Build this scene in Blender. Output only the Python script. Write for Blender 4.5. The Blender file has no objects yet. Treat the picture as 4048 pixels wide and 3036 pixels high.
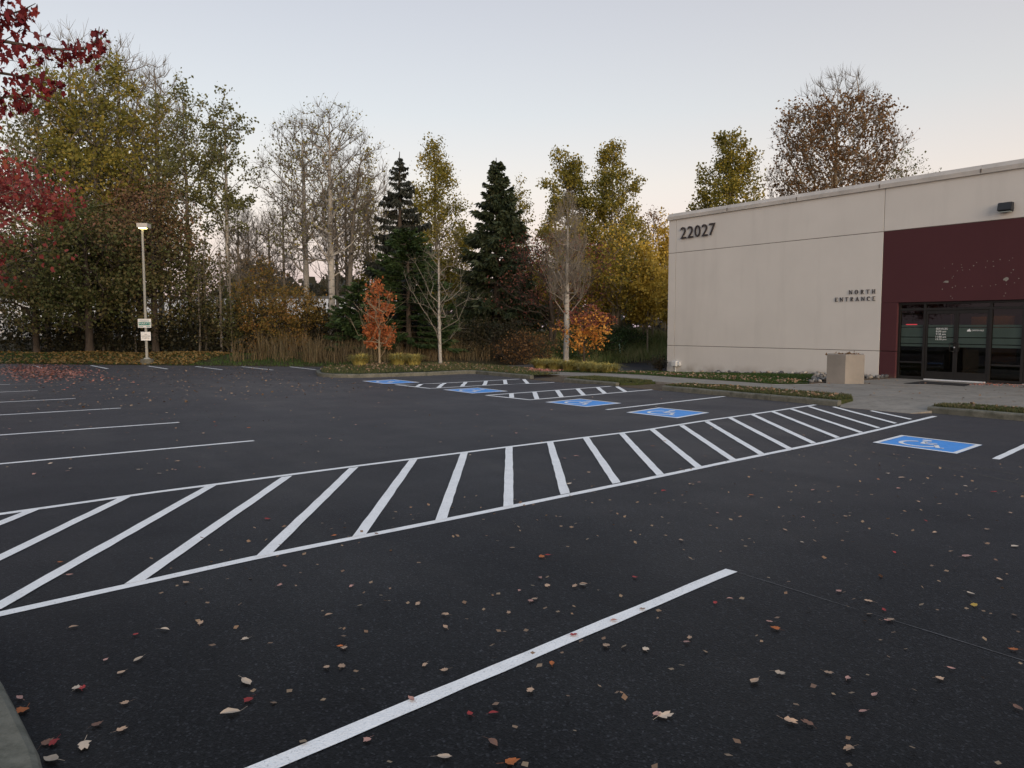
import bpy, bmesh, math, random
import numpy as np
from mathutils import Vector, Matrix

S = bpy.context.scene
C = S.collection
R_ = math.radians
# World axes: X runs along the entrance wall (metres, + towards its west end), Y runs from the car park towards that wall.

# ------------------------------------------------------------------ camera
cam_d = bpy.data.cameras.new('camera')
cam_d.sensor_width = 36.0
cam_d.lens = 26.8
cam_d.clip_start = 0.05
cam_d.clip_end = 4000
cam = bpy.data.objects.new('camera', cam_d)
C.objects.link(cam)
cam.location = (0, 0, 1.75)
cam.rotation_euler = (R_(90 - 4.346), 0, R_(54.02))
S.camera = cam

# ------------------------------------------------------------------ sky, sun, exposure
SUN_AZ = (0.97, -0.25)          # horizontal direction of the set sun, behind and right of the camera
SUN_EL = R_(9)
world = bpy.data.worlds.new('World')
S.world = world
world.use_nodes = True
wt = world.node_tree
wt.nodes.clear()
def wnode(t, **k):
    n = wt.nodes.new(t)
    for a, b in k.items(): setattr(n, a, b)
    return n
w_out = wnode('ShaderNodeOutputWorld')
sky = wnode('ShaderNodeTexSky', sky_type='NISHITA', sun_disc=False)
sky.sun_elevation = R_(4)
sky.sun_rotation = math.atan2(SUN_AZ[0], SUN_AZ[1])
sky.air_density = 1.0; sky.dust_density = 2.0; sky.ozone_density = 2.0
bg1 = wnode('ShaderNodeBackground'); bg1.inputs['Strength'].default_value = 0.11
wt.links.new(sky.outputs[0], bg1.inputs['Color'])
# afterglow: the even twilight arch all round the horizon (pink earth-shadow band, cream above it, grey blue overhead)
tc = wnode('ShaderNodeTexCoord'); sx = wnode('ShaderNodeSeparateXYZ')
wt.links.new(tc.outputs['Generated'], sx.inputs[0])
ramp = wnode('ShaderNodeValToRGB')
wt.links.new(sx.outputs['Z'], ramp.inputs['Fac'])
cr = ramp.color_ramp
stops = [(0.0, (0.70, 0.54, 0.62)), (0.06, (0.76, 0.51, 0.62)), (0.117, (1.0, 0.69, 0.63)), (0.176, (0.95, 0.72, 0.60)), (0.26, (0.80, 0.68, 0.595)), (0.385, (0.68, 0.58, 0.525)), (0.6, (0.58, 0.62, 0.70)), (1.0, (0.56, 0.65, 0.80))]
cr.elements[0].position = 0.0; cr.elements[0].color = stops[0][1] + (1,)
cr.elements[1].position = 1.0; cr.elements[1].color = stops[-1][1] + (1,)
for p, c in stops[1:-1]:
    e = cr.elements.new(p); e.color = c + (1,)
bg2 = wnode('ShaderNodeBackground'); bg2.inputs['Strength'].default_value = 0.45
wt.links.new(ramp.outputs['Color'], bg2.inputs['Color'])
addw = wnode('ShaderNodeAddShader')
wt.links.new(bg1.outputs[0], addw.inputs[0]); wt.links.new(bg2.outputs[0], addw.inputs[1])
wt.links.new(addw.outputs[0], w_out.inputs['Surface'])

sun_d = bpy.data.lights.new('sun', 'SUN')
sun_d.energy = 1.6
sun_d.angle = R_(40)
sun_d.color = (1.0, 0.86, 0.72)
sun = bpy.data.objects.new('sun', sun_d); C.objects.link(sun)
sdir = Vector((SUN_AZ[0] * math.cos(SUN_EL), SUN_AZ[1] * math.cos(SUN_EL), math.sin(SUN_EL)))
sun.rotation_euler = sdir.to_track_quat('Z', 'Y').to_euler()

S.view_settings.view_transform = 'Standard'
S.view_settings.look = 'None'
S.view_settings.exposure = 0.7
S.view_settings.gamma = 1.0
S.view_settings.use_curve_mapping = False
S.render.engine = 'CYCLES'
S.cycles.max_bounces = 6
S.cycles.transparent_max_bounces = 12
S.cycles.use_denoising = True

# ------------------------------------------------------------------ material helpers
class Mat:
    def __init__(self, name, rough=0.8, spec=0.5):
        self.m = bpy.data.materials.new(name); self.m.use_nodes = True
        self.t = self.m.node_tree
        self.b = self.t.nodes['Principled BSDF']
        self.b.inputs['Roughness'].default_value = rough
        self.b.inputs['Specular IOR Level'].default_value = spec
        self.pos = None
    def n(self, typ, **k):
        x = self.t.nodes.new(typ)
        for a, b in k.items(): setattr(x, a, b)
        return x
    def link(self, a, b): self.t.links.new(a, b)
    def P(self):
        if self.pos is None: self.pos = self.n('ShaderNodeNewGeometry').outputs['Position']
        return self.pos
    def noise(self, scale, detail=3, rough=0.55, vec=None, stretch=None):
        x = self.n('ShaderNodeTexNoise'); x.inputs['Scale'].default_value = scale
        x.inputs['Detail'].default_value = detail; x.inputs['Roughness'].default_value = rough
        v = vec or self.P()
        if stretch:
            mp = self.n('ShaderNodeMapping'); mp.inputs['Scale'].default_value = stretch; self.link(v, mp.inputs[0]); v = mp.outputs[0]
        self.link(v, x.inputs['Vector']); return x.outputs['Fac']
    def voro(self, scale, feature='F1', out='Distance'):
        x = self.n('ShaderNodeTexVoronoi', feature=feature); x.inputs['Scale'].default_value = scale
        self.link(self.P(), x.inputs['Vector']); return x.outputs[out]
    def ramp(self, fac, stops):
        x = self.n('ShaderNodeValToRGB'); self.link(fac, x.inputs['Fac'])
        e = x.color_ramp.elements
        def c4(c): return (c, c, c, 1) if isinstance(c, (int, float)) else tuple(c) + (1,)
        e[0].position, e[0].color = stops[0][0], c4(stops[0][1])
        e[1].position, e[1].color = stops[-1][0], c4(stops[-1][1])
        for p, c in stops[1:-1]:
            q = e.new(p); q.color = c4(c)
        return x.outputs['Color']
    def mix(self, fac, a, b, mode='MIX'):
        x = self.n('ShaderNodeMix', data_type='RGBA', blend_type=mode)
        for sock, v in ((x.inputs[0], fac), (x.inputs[6], a), (x.inputs[7], b)):
            if isinstance(v, (int, float)): sock.default_value = v if sock == x.inputs[0] else (v, v, v, 1)
            elif isinstance(v, tuple): sock.default_value = v + (1,)
            else: self.link(v, sock)
        return x.outputs[2]
    def math(self, op, a, b=0.0):
        x = self.n('ShaderNodeMath', operation=op)
        for i, v in enumerate((a, b)):
            if isinstance(v, (int, float)): x.inputs[i].default_value = v
            else: self.link(v, x.inputs[i])
        return x.outputs[0]
    def color(self, c):
        if isinstance(c, tuple): self.b.inputs['Base Color'].default_value = c + (1,)
        else: self.link(c, self.b.inputs['Base Color'])
        return self
    def rough(self, r): self.link(r, self.b.inputs['Roughness']); return self
    def bump(self, h, strength=0.4, dist=0.01):
        x = self.n('ShaderNodeBump'); x.inputs['Strength'].default_value = strength; x.inputs['Distance'].default_value = dist
        self.link(h, x.inputs['Height']); self.link(x.outputs[0], self.b.inputs['Normal']); return self

def simple(name, col, rough=0.7, var=0.12, scale=4.0, bump=0.0, bscale=60, spec=0.4, metal=0.0):
    a = Mat(name, rough, spec); a.b.inputs['Metallic'].default_value = metal
    f = a.noise(scale, 4)
    lo = tuple(max(0, c * (1 - var)) for c in col); hi = tuple(c * (1 + var) for c in col)
    a.color(a.ramp(f, [(0.3, lo), (0.7, hi)]))
    if bump: a.bump(a.noise(bscale, 3), bump, 0.01)
    return a.m

def mat_asphalt(name, k=1.0):
    a = Mat(name, 0.62, 0.09)
    a.b.inputs['Sheen Weight'].default_value = 0.074; a.b.inputs['Sheen Roughness'].default_value = 0.28; a.b.inputs['Sheen Tint'].default_value = (0.60, 0.70, 1.0, 1)   # bluish sheen imitates sky reflection, brightening the asphalt at grazing angles
    big = a.noise(0.16, 4, 0.6)
    mid = a.noise(1.3, 4, 0.6)
    base = a.mix(big, (0.0040 * k, 0.0043 * k, 0.0050 * k), (0.0098 * k, 0.0103 * k, 0.0116 * k))
    base = a.mix(a.ramp(mid, [(0.35, 0.0), (0.72, 1.0)]), base, a.mix(1.0, base, (1.35, 1.32, 1.30), 'MULTIPLY'))
    lane = a.noise(1.0, 4, 0.6, stretch=(0.04, 0.75, 1.0))      # passes of the paving machine
    base = a.mix(1.0, base, a.ramp(lane, [(0.3, 0.72), (0.7, 1.3)]), 'MULTIPLY')
    agg = a.voro(95, out='Color')
    sp = a.n('ShaderNodeSeparateColor'); a.link(agg, sp.inputs[0])
    stones = a.ramp(sp.outputs[0], [(0.0, 0.35), (0.55, 0.85), (0.86, 1.35), (0.95, 2.4), (1.0, 4.2)])
    base = a.mix(1.0, base, stones, 'MULTIPLY')
    # dusty wheel tracks, long and thin along the driving lane
    dust = a.noise(0.55, 5, 0.65, stretch=(0.28, 1.9, 1.0))
    patch = a.noise(0.09, 2, 0.5)
    dm = a.math('MULTIPLY', a.ramp(dust, [(0.50, 0.0), (0.75, 0.55)]), a.ramp(patch, [(0.45, 0.0), (0.62, 1.0)]))
    base = a.mix(dm, base, (0.034, 0.031, 0.028))
    # sandy drift tracked over the far lane
    vs_ = a.n('ShaderNodeVectorMath', operation='ADD'); vs_.inputs[1].default_value = (21.5, -6.8, 0); a.link(a.P(), vs_.inputs[0])
    vm_ = a.n('ShaderNodeVectorMath', operation='MULTIPLY'); vm_.inputs[1].default_value = (0.11, 0.30, 0); a.link(vs_.outputs[0], vm_.inputs[0])
    ln_ = a.n('ShaderNodeVectorMath', operation='LENGTH'); a.link(vm_.outputs[0], ln_.inputs[0])
    drift = a.math('MULTIPLY', a.ramp(ln_.outputs['Value'], [(0.25, 1.0), (1.0, 0.0)]), a.ramp(a.noise(0.7, 5, 0.65, stretch=(0.35, 2.2, 1.0)), [(0.42, 0.1), (0.72, 0.85)]))
    base = a.mix(drift, base, (0.046, 0.041, 0.036))
    a.color(base)
    a.rough(a.ramp(a.noise(0.5, 3), [(0.3, 0.46), (0.7, 0.62)]))
    h = a.math('ADD', a.math('MULTIPLY', a.voro(95), 1.0), a.math('MULTIPLY', a.noise(40, 3), 0.8))
    a.bump(h, 0.34, 0.004)
    return a.m

def mat_paint(name, col, wear=0.55):
    a = Mat(name, 0.55, 0.4)
    pits = a.noise(70, 4, 0.75)
    big = a.noise(1.6, 4, 0.6)
    m = a.math('MULTIPLY', a.ramp(pits, [(0.55, 0.0), (0.70, 1.0)]), a.ramp(big, [(0.35, 0.22), (0.7, wear)]))
    tone = a.ramp(a.noise(6, 4), [(0.3, tuple(c * 0.88 for c in col)), (0.7, col)])
    a.color(a.mix(m, tone, (0.05, 0.05, 0.052)))
    a.bump(a.math('ADD', a.voro(95), a.noise(40, 3)), 0.4, 0.005)
    return a.m

def mat_wall(name, col, peel=False):
    a = Mat(name, 0.85, 0.25)
    t = a.noise(0.5, 5, 0.6)
    c = a.ramp(t, [(0.25, tuple(x * 0.93 for x in col)), (0.75, tuple(x * 1.04 for x in col))])
    st = a.noise(2.2, 5, 0.6, stretch=(1, 1, 0.12))         # faint run-off streaks
    c = a.mix(a.ramp(st, [(0.52, 0.0), (0.8, 0.22)]), c, tuple(x * 0.62 for x in col))
    c = a.mix(a.ramp(a.noise(60, 2), [(0.3, 0.0), (0.8, 0.07)]), c, tuple(x * 0.7 for x in col))
    # splash dirt along the foot of the wall
    z = a.n('ShaderNodeSeparateXYZ'); a.link(a.P(), z.inputs[0])
    foot = a.math('MULTIPLY', a.ramp(z.outputs['Z'], [(0.0, 1.0), (0.32, 0.0)]), a.ramp(a.noise(1.4, 4), [(0.42, 0.0), (0.7, 0.7)]))
    c = a.mix(foot, c, (0.22, 0.16, 0.11))
    a.color(c); a.bump(a.noise(110, 4, 0.7), 0.12, 0.004)
    return a.m

def mat_concrete(name, col, stain=0.5, dark=(0.10, 0.09, 0.08)):
    a = Mat(name, 0.9, 0.25)
    c = a.ramp(a.noise(1.1, 5, 0.65), [(0.25, tuple(x * 0.75 for x in col)), (0.75, tuple(x * 1.12 for x in col))])
    c = a.mix(a.ramp(a.noise(4.5, 5, 0.7), [(0.46, 0.0), (0.68, stain)]), c, dark)
    c = a.mix(a.ramp(a.noise(17, 4, 0.75), [(0.5, 0.0), (0.75, stain * 0.7)]), c, dark)
    c = a.mix(a.ramp(a.noise(90, 2), [(0.3, 0.0), (0.75, 0.25)]), c, tuple(x * 0.55 for x in col))
    a.color(c); a.bump(a.noise(60, 4, 0.7), 0.35, 0.01)
    return a.m

def mat_leaf(name, cols, trans=0.35, clump=0.35, rough=0.6):
    """cols: colours picked leaf by leaf; a slow noise shifts whole clumps between the first and the last of them"""
    a = Mat(name, rough, 0.25)
    g = a.n('ShaderNodeNewGeometry')
    n = len(cols)
    f = a.math('ADD', a.math('MULTIPLY', g.outputs['Random Per Island'], 0.62), a.math('MULTIPLY', a.ramp(a.noise(clump, 2), [(0.32, 0.0), (0.68, 1.0)]), 0.38))
    col = a.ramp(f, [(i / (n - 1), c) for i, c in enumerate(cols)])
    a.color(col)
    if trans:
        tr = a.n('ShaderNodeBsdfTranslucent'); a.link(col, tr.inputs['Color'])
        mx = a.n('ShaderNodeMixShader'); mx.inputs[0].default_value = trans
        a.link(a.b.outputs[0], mx.inputs[1]); a.link(tr.outputs[0], mx.inputs[2])
        out = a.t.nodes['Material Output']; a.link(mx.outputs[0], out.inputs['Surface'])
    return a.m

def mat_bark(name, lo, hi, marks=None, scale=9):
    a = Mat(name, 0.9, 0.2)
    tc = a.n('ShaderNodeTexCoord').outputs['Object']
    c = a.ramp(a.noise(scale, 4, 0.65, vec=tc, stretch=(1, 1, 0.3)), [(0.3, lo), (0.7, hi)])
    if marks:
        c = a.mix(a.ramp(a.noise(3.2, 4, 0.7, vec=tc, stretch=(0.8, 0.8, 3.0)), [(0.55, 0.0), (0.66, 0.85)]), c, marks)
    a.color(c); a.bump(a.noise(30, 3, vec=tc), 0.5, 0.02)
    return a.m

def mat_emit(name, col, s):
    a = Mat(name); a.b.inputs['Base Color'].default_value = col + (1,)
    a.b.inputs['Emission Color'].default_value = col + (1,); a.b.inputs['Emission Strength'].default_value = s
    return a.m

# ------------------------------------------------------------------ geometry helpers
OFF = {}
def tag(o, label=None, cat=None, group=None, kind=None):
    if label: o['label'] = label
    if cat: o['category'] = cat
    if group: o['group'] = group
    if kind: o['kind'] = kind
    return o
def empty(name, loc, label=None, cat=None, group=None, kind=None, rz=0.0):
    o = bpy.data.objects.new(name, None); C.objects.link(o); o.location = loc; o.rotation_euler = (0, 0, rz)
    o.empty_display_size = 0.2
    OFF[o.name] = np.array(loc, float)
    return tag(o, label, cat, group, kind)
def link_mesh(name, me, mat, parent=None, smooth=False):
    if mat is not None and len(me.materials) == 0: me.materials.append(mat)
    o = bpy.data.objects.new(name, me); C.objects.link(o)
    if smooth:
        for p in me.polygons: p.use_smooth = True
    if parent is not None:
        o.parent = parent
        OFF[o.name] = OFF.get(parent.name, np.zeros(3))
    else:
        OFF[o.name] = np.zeros(3)
    return o
def obj(name, verts, faces, mat, parent=None, smooth=False, local=False):
    """verts in world metres; under a parent they are moved into its frame (not for rotated parents)"""
    v = np.asarray(verts, float)
    if parent is not None and not local: v = v - OFF[parent.name]
    me = bpy.data.meshes.new(name)
    me.from_pydata(v.tolist(), [], [list(f) for f in faces]); me.update()
    return link_mesh(name, me, mat, parent, smooth)
def mesh_np(name, v, quads, smooth=False):
    me = bpy.data.meshes.new(name)
    v = np.ascontiguousarray(v, np.float32); q = np.ascontiguousarray(quads, np.int32); k = q.shape[1]
    me.vertices.add(len(v)); me.vertices.foreach_set('co', v.ravel())
    me.loops.add(q.size); me.loops.foreach_set('vertex_index', q.ravel())
    me.polygons.add(len(q)); me.polygons.foreach_set('loop_start', np.arange(0, q.size, k, dtype=np.int32))
    if smooth: me.polygons.foreach_set('use_smooth', np.ones(len(q), bool))
    me.update(calc_edges=True)
    return me
def bm_obj(name, bm, mat, parent=None, smooth=False):
    if parent is not None: bmesh.ops.translate(bm, verts=bm.verts, vec=Vector(-OFF[parent.name]))
    bmesh.ops.recalc_face_normals(bm, faces=bm.faces)
    me = bpy.data.meshes.new(name); bm.to_mesh(me); bm.free()
    return link_mesh(name, me, mat, parent, smooth)
def add_box(bm, x, y, z, bevel=0.0, seg=2):
    vs = [bm.verts.new((a, b, c)) for a in x for b in y for c in z]
    fs = [(0, 1, 3, 2), (4, 6, 7, 5), (0, 4, 5, 1), (2, 3, 7, 6), (0, 2, 6, 4), (1, 5, 7, 3)]
    faces = [bm.faces.new([vs[i] for i in f]) for f in fs]
    if bevel:
        ed = list({e for f in faces for e in f.edges})
        bmesh.ops.bevel(bm, geom=ed, offset=bevel, segments=seg, affect='EDGES', profile=0.6)
def box(name, x, y, z, mat, parent=None, bevel=0.0):
    bm = bmesh.new(); add_box(bm, x, y, z, bevel)
    return bm_obj(name, bm, mat, parent)
def prism(name, poly, z0, z1, mat, parent=None, bevel=0.0):
    bm = bmesh.new()
    b = [bm.verts.new((x, y, z0)) for x, y in poly]; t = [bm.verts.new((x, y, z1)) for x, y in poly]
    bm.faces.new(b[::-1]); top = bm.faces.new(t)
    n = len(poly)
    for i in range(n): bm.faces.new((b[i], b[(i + 1) % n], t[(i + 1) % n], t[i]))
    if bevel: bmesh.ops.bevel(bm, geom=list(top.edges), offset=bevel, segments=2, affect='EDGES')
    return bm_obj(name, bm, mat, parent)
def cyl(bm, p0, p1, r0, r1, n=12, caps=True):
    p0, p1 = Vector(p0), Vector(p1); d = (p1 - p0).normalized()
    a = d.orthogonal().normalized(); b = d.cross(a)
    r = []
    for p, rr in ((p0, r0), (p1, r1)):
        r.append([bm.verts.new(p + (a * math.cos(2 * math.pi * i / n) + b * math.sin(2 * math.pi * i / n)) * rr) for i in range(n)])
    for i in range(n): bm.faces.new((r[0][i], r[0][(i + 1) % n], r[1][(i + 1) % n], r[1][i]))
    if caps: bm.faces.new(r[0][::-1]); bm.faces.new(r[1])
def grid(name, ts, ns, zf, mat, parent=None, skirt=0.3):
    """sheet over every (t, n) pair; ns may be a function of t; edges get a skirt downwards"""
    v, f = [], []
    K = None
    for t in ts:
        row = ns(t) if callable(ns) else ns
        K = len(row)
        for n in row: v.append((t, n, zf(t, n)))
    M = len(ts)
    for i in range(M - 1):
        for j in range(K - 1):
            f.append((i * K + j, (i + 1) * K + j, (i + 1) * K + j + 1, i * K + j + 1))
    if skirt:
        ring = [i * K for i in range(M)] + [(M - 1) * K + j for j in range(1, K)] + [i * K + K - 1 for i in range(M - 2, -1, -1)] + [j for j in range(K - 2, 0, -1)]
        base = len(v)
        for r in ring: v.append((v[r][0], v[r][1], v[r][2] - skirt))
        L = len(ring)
        for i in range(L): f.append((ring[i], base + i, base + (i + 1) % L, ring[(i + 1) % L]))
    return obj(name, v, f, mat, parent)
def smooth01(x): x = max(0.0, min(1.0, x)); return x * x * (3 - 2 * x)
def nrm(a): return a / np.maximum(np.linalg.norm(a, axis=-1, keepdims=True), 1e-9)
def kites(cen, along, normal, L, W):
    """leaf-shaped quads"""
    a = nrm(along); s = nrm(np.cross(normal, a))
    L = np.broadcast_to(np.asarray(L, float), (len(cen),))[:, None]; W = np.broadcast_to(np.asarray(W, float), (len(cen),))[:, None]
    v = np.stack([cen - a * L * .5, cen + s * W * .5 - a * L * .08, cen + a * L * .5, cen - s * W * .5 - a * L * .08], 1).reshape(-1, 3)
    return v, np.arange(len(cen) * 4).reshape(-1, 4)
def rand_leaves(rng, cen, size, var=0.35, flat=0.0, aspect=0.75):
    n = len(cen)
    nor = rng.normal(size=(n, 3)); nor[:, 2] += flat
    al = rng.normal(size=(n, 3)); al[:, 2] -= 0.4
    L = size * (1 + var * rng.uniform(-1, 1, n))
    return kites(cen, al - nrm(nor) * np.sum(al * nrm(nor), 1, keepdims=True), nor, L, L * aspect)
def blades(rng, pts, h, w, lean=0.4, hv=0.4, bend=True):
    n = len(pts); az = rng.uniform(0, 2 * np.pi, n)
    hh = (h * (1 + hv * rng.uniform(-1, 1, n)))[:, None]
    side = np.stack([np.cos(az), np.sin(az), np.zeros(n)], 1) * (w * .5)
    az2 = rng.uniform(0, 2 * np.pi, n); ln = rng.uniform(0, lean, n)[:, None]
    d = np.stack([np.cos(az2), np.sin(az2), np.zeros(n)], 1) * ln
    up = np.array([0, 0, 1.0])
    m = pts + hh * (up * .6 + d * .35); t = pts + hh * (up * (1 - .35 * ln) + d)
    v = np.stack([pts - side, pts + side, m + side * .75, m - side * .75, t + side * .12, t - side * .12], 1).reshape(-1, 3)
    b = np.arange(n)[:, None] * 6
    return v, np.concatenate([b + np.array([[0, 1, 2, 3]]), b + np.array([[3, 2, 4, 5]])], 0)
def merge(parts):
    vs, qs, o = [], [], 0
    for v, q in parts:
        vs.append(v); qs.append(q + o); o += len(v)
    return np.concatenate(vs), np.concatenate(qs)

# ------------------------------------------------------------------ materials
M = {}
M['asphalt'] = mat_asphalt('asphalt')
M['asphalt_old'] = mat_asphalt('asphalt_rear', 1.25)
M['white'] = mat_paint('white_line_paint', (0.84, 0.845, 0.84), 0.7)
M['blue'] = mat_paint('blue_symbol_paint', (0.055, 0.30, 0.78), 0.2)
M['chalk'] = simple('chalk_dust', (0.055, 0.055, 0.058), 0.6, 0.6, 30)
M['dustline'] = simple('tyre_dust', (0.060, 0.056, 0.050), 0.85, 0.5, 18)
M['beige'] = mat_wall('beige_wall_paint', (0.605, 0.58, 0.54))
M['maroon'] = mat_wall('maroon_wall_paint', (0.072, 0.024, 0.028))
M['joint'] = simple('joint_sealant', (0.12, 0.10, 0.085), 0.8)
M['coping'] = mat_concrete('coping_paint', (0.50, 0.47, 0.43), 0.10)
M['chip'] = simple('bare_plaster', (0.22, 0.205, 0.18), 0.9)
M['roofing'] = simple('roofing', (0.12, 0.12, 0.12), 0.9)
M['concrete'] = mat_concrete('pavement_concrete', (0.265, 0.242, 0.208), 0.5, (0.115, 0.10, 0.085))
M['kerb'] = mat_concrete('kerb_concrete', (0.150, 0.148, 0.122), 0.75, (0.045, 0.048, 0.036))
M['planter'] = mat_concrete('planter_aggregate', (0.27, 0.245, 0.215), 0.12)
M['soil'] = simple('soil', (0.055, 0.042, 0.032), 0.95, 0.4, 6, 0.5)
M['bronze'] = simple('dark_bronze_frame', (0.012, 0.011, 0.010), 0.45, 0.2, 5)
M['metal'] = simple('brushed_metal', (0.55, 0.56, 0.57), 0.4, 0.1, 12, metal=0.9)
M['alu'] = simple('aluminium_threshold', (0.62, 0.63, 0.64), 0.5, 0.1, 12)
M['mat'] = simple('door_mat_fibre', (0.012, 0.011, 0.012), 0.95, 0.3, 30, 0.6, 200)
M['numeral'] = simple('numeral_brown', (0.035, 0.028, 0.028), 0.6, 0.15, 6)
M['lampgrey'] = simple('lamp_paint', (0.40, 0.38, 0.35), 0.6, 0.08, 4)
M['polegrey'] = simple('pole_paint', (0.30, 0.295, 0.26), 0.6, 0.12, 3)
M['black'] = simple('black_housing', (0.018, 0.020, 0.024), 0.5, 0.15, 8)
M['signwhite'] = simple('sign_white', (0.72, 0.72, 0.70), 0.5, 0.04, 3)
M['signgreen'] = simple('sign_green', (0.03, 0.20, 0.16), 0.5, 0.08, 3)
M['signgrey'] = simple('sign_fine_print', (0.38, 0.44, 0.42), 0.5, 0.05, 3)
M['signblack'] = simple('sign_black', (0.03, 0.028, 0.03), 0.5)
M['boxgrey'] = simple('outlet_grey', (0.55, 0.56, 0.56), 0.5, 0.05, 4)
M['glasstext'] = simple('window_lettering', (0.75, 0.76, 0.75), 0.6, 0.03, 4)
M['film'] = simple('frosted_film', (0.038, 0.060, 0.050), 0.55, 0.12, 3)
M['interior'] = simple('lobby_wall', (0.06, 0.05, 0.04), 0.9)
M['lobbyfloor'] = simple('lobby_floor', (0.035, 0.03, 0.028), 0.6)
M['tan'] = simple('lobby_tan', (0.30, 0.22, 0.11), 0.9)
M['orange_board'] = simple('lobby_orange_panel', (0.36, 0.17, 0.05), 0.9)
M['warm'] = mat_emit('warm_tube', (1.0, 0.55, 0.14), 5.0)
M['red'] = mat_emit('red_exit_letters', (1.0, 0.05, 0.07), 2.2)
M['lens'] = mat_emit('sodium_lens', (1.0, 0.80, 0.30), 6.0)
def mat_glass():
    a = Mat('storefront_glass')
    fr = a.n('ShaderNodeFresnel'); fr.inputs['IOR'].default_value = 1.5
    tr = a.n('ShaderNodeBsdfTransparent'); tr.inputs['Color'].default_value = (0.42, 0.46, 0.45, 1)
    gl = a.n('ShaderNodeBsdfGlossy'); gl.inputs['Roughness'].default_value = 0.02
    mx = a.n('ShaderNodeMixShader')
    a.link(fr.outputs[0], mx.inputs[0]); a.link(tr.outputs[0], mx.inputs[1]); a.link(gl.outputs[0], mx.inputs[2])
    a.link(mx.outputs[0], a.t.nodes['Material Output'].inputs['Surface'])
    return a.m
M['glass'] = mat_glass()
def mat_ground(name, cols, scale=0.6):
    a = Mat(name, 0.95, 0.15)
    f = a.noise(scale, 6, 0.7)
    c = a.ramp(f, [(0.3 + 0.4 * i / (len(cols) - 1), x) for i, x in enumerate(cols)])
    c = a.mix(a.ramp(a.noise(22, 3), [(0.35, 0.0), (0.8, 0.6)]), c, tuple(x * 0.4 for x in cols[0]))
    a.color(c); a.bump(a.noise(14, 4, 0.7), 0.8, 0.04)
    return a.m
M['ground'] = mat_ground('woodland_floor', [(0.035, 0.028, 0.018), (0.060, 0.046, 0.026), (0.040, 0.048, 0.018)])
M['turf'] = mat_ground('turf', [(0.030, 0.042, 0.014), (0.048, 0.060, 0.020), (0.060, 0.050, 0.024)], 1.2)
M['dirt'] = mat_ground('bare_dirt', [(0.10, 0.075, 0.05), (0.13, 0.10, 0.07), (0.08, 0.06, 0.042)], 3)
M['grass'] = mat_leaf('grass_blades', [(0.040, 0.058, 0.018), (0.066, 0.086, 0.028), (0.10, 0.100, 0.042), (0.15, 0.125, 0.062)], 0.25, 0.9)
M['grass_green'] = mat_leaf('green_grass_blades', [(0.028, 0.060, 0.012), (0.045, 0.085, 0.018), (0.065, 0.095, 0.024)], 0.25, 0.9)
M['rough'] = mat_leaf('rough_bank_grass', [(0.09, 0.14, 0.04), (0.15, 0.20, 0.06), (0.25, 0.24, 0.10), (0.36, 0.30, 0.15)], 0.25, 0.45)  # colours raised above the other grass to make up for shade on the bank
M['dry'] = mat_leaf('dry_grass_blades', [(0.055, 0.043, 0.024), (0.11, 0.083, 0.044), (0.19, 0.145, 0.08), (0.07, 0.068, 0.03)], 0.2, 0.7)
M['ornamental'] = mat_leaf('ornamental_grass', [(0.24, 0.21, 0.055), (0.40, 0.34, 0.10), (0.50, 0.44, 0.17)], 0.25, 2.0)
M['litter'] = mat_leaf('leaf_litter', [(0.14, 0.085, 0.055), (0.21, 0.135, 0.085), (0.27, 0.20, 0.13), (0.16, 0.075, 0.055)], 0.1, 1.0)
M['litter_gold'] = mat_leaf('gold_leaf_litter', [(0.105, 0.065, 0.022), (0.18, 0.11, 0.034), (0.21, 0.14, 0.05), (0.09, 0.078, 0.025)], 0.1, 0.8)
M['litter_pink'] = mat_leaf('pink_leaf_litter', [(0.27, 0.11, 0.085), (0.38, 0.185, 0.14), (0.29, 0.085, 0.07)], 0.1, 1.0)
M['bark_grey'] = mat_bark('grey_bark', (0.10, 0.088, 0.072), (0.19, 0.17, 0.145))
M['bark_pale'] = mat_bark('pale_birch_bark', (0.24, 0.225, 0.20), (0.40, 0.38, 0.34), (0.05, 0.045, 0.04))
M['bark_dark'] = mat_bark('dark_bark', (0.035, 0.028, 0.022), (0.075, 0.06, 0.048))
M['bark_tan'] = mat_bark('tan_bark', (0.20, 0.16, 0.105), (0.33, 0.27, 0.19))
M['twig_brown'] = mat_bark('brown_twigs', (0.11, 0.095, 0.078), (0.19, 0.165, 0.135))
M['twig_tan'] = mat_bark('twig_bark', (0.16, 0.14, 0.11), (0.26, 0.23, 0.19))
L = {}
L['olive'] = mat_leaf('olive_leaves', [(0.095, 0.100, 0.021), (0.165, 0.155, 0.030), (0.24, 0.20, 0.040), (0.33, 0.225, 0.042)])
L['poplar'] = mat_leaf('yellow_green_leaves', [(0.085, 0.092, 0.018), (0.165, 0.150, 0.028), (0.27, 0.215, 0.035), (0.38, 0.27, 0.042)])
L['greyolive'] = mat_leaf('grey_olive_leaves', [(0.080, 0.088, 0.030), (0.14, 0.142, 0.047), (0.20, 0.18, 0.066)])
L['understory'] = mat_leaf('understory_leaves', [(0.040, 0.058, 0.018), (0.080, 0.094, 0.030), (0.13, 0.115, 0.044), (0.17, 0.112, 0.052)], 0.3, 0.30)
L['rusty'] = mat_leaf('rusty_understory_leaves', [(0.085, 0.080, 0.030), (0.135, 0.105, 0.045), (0.185, 0.105, 0.060), (0.21, 0.095, 0.062)], 0.3, 0.4)
L['bramble'] = mat_leaf('bramble_leaves', [(0.012, 0.014, 0.007), (0.026, 0.026, 0.012), (0.045, 0.034, 0.018)], 0.15, 0.5)
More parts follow.
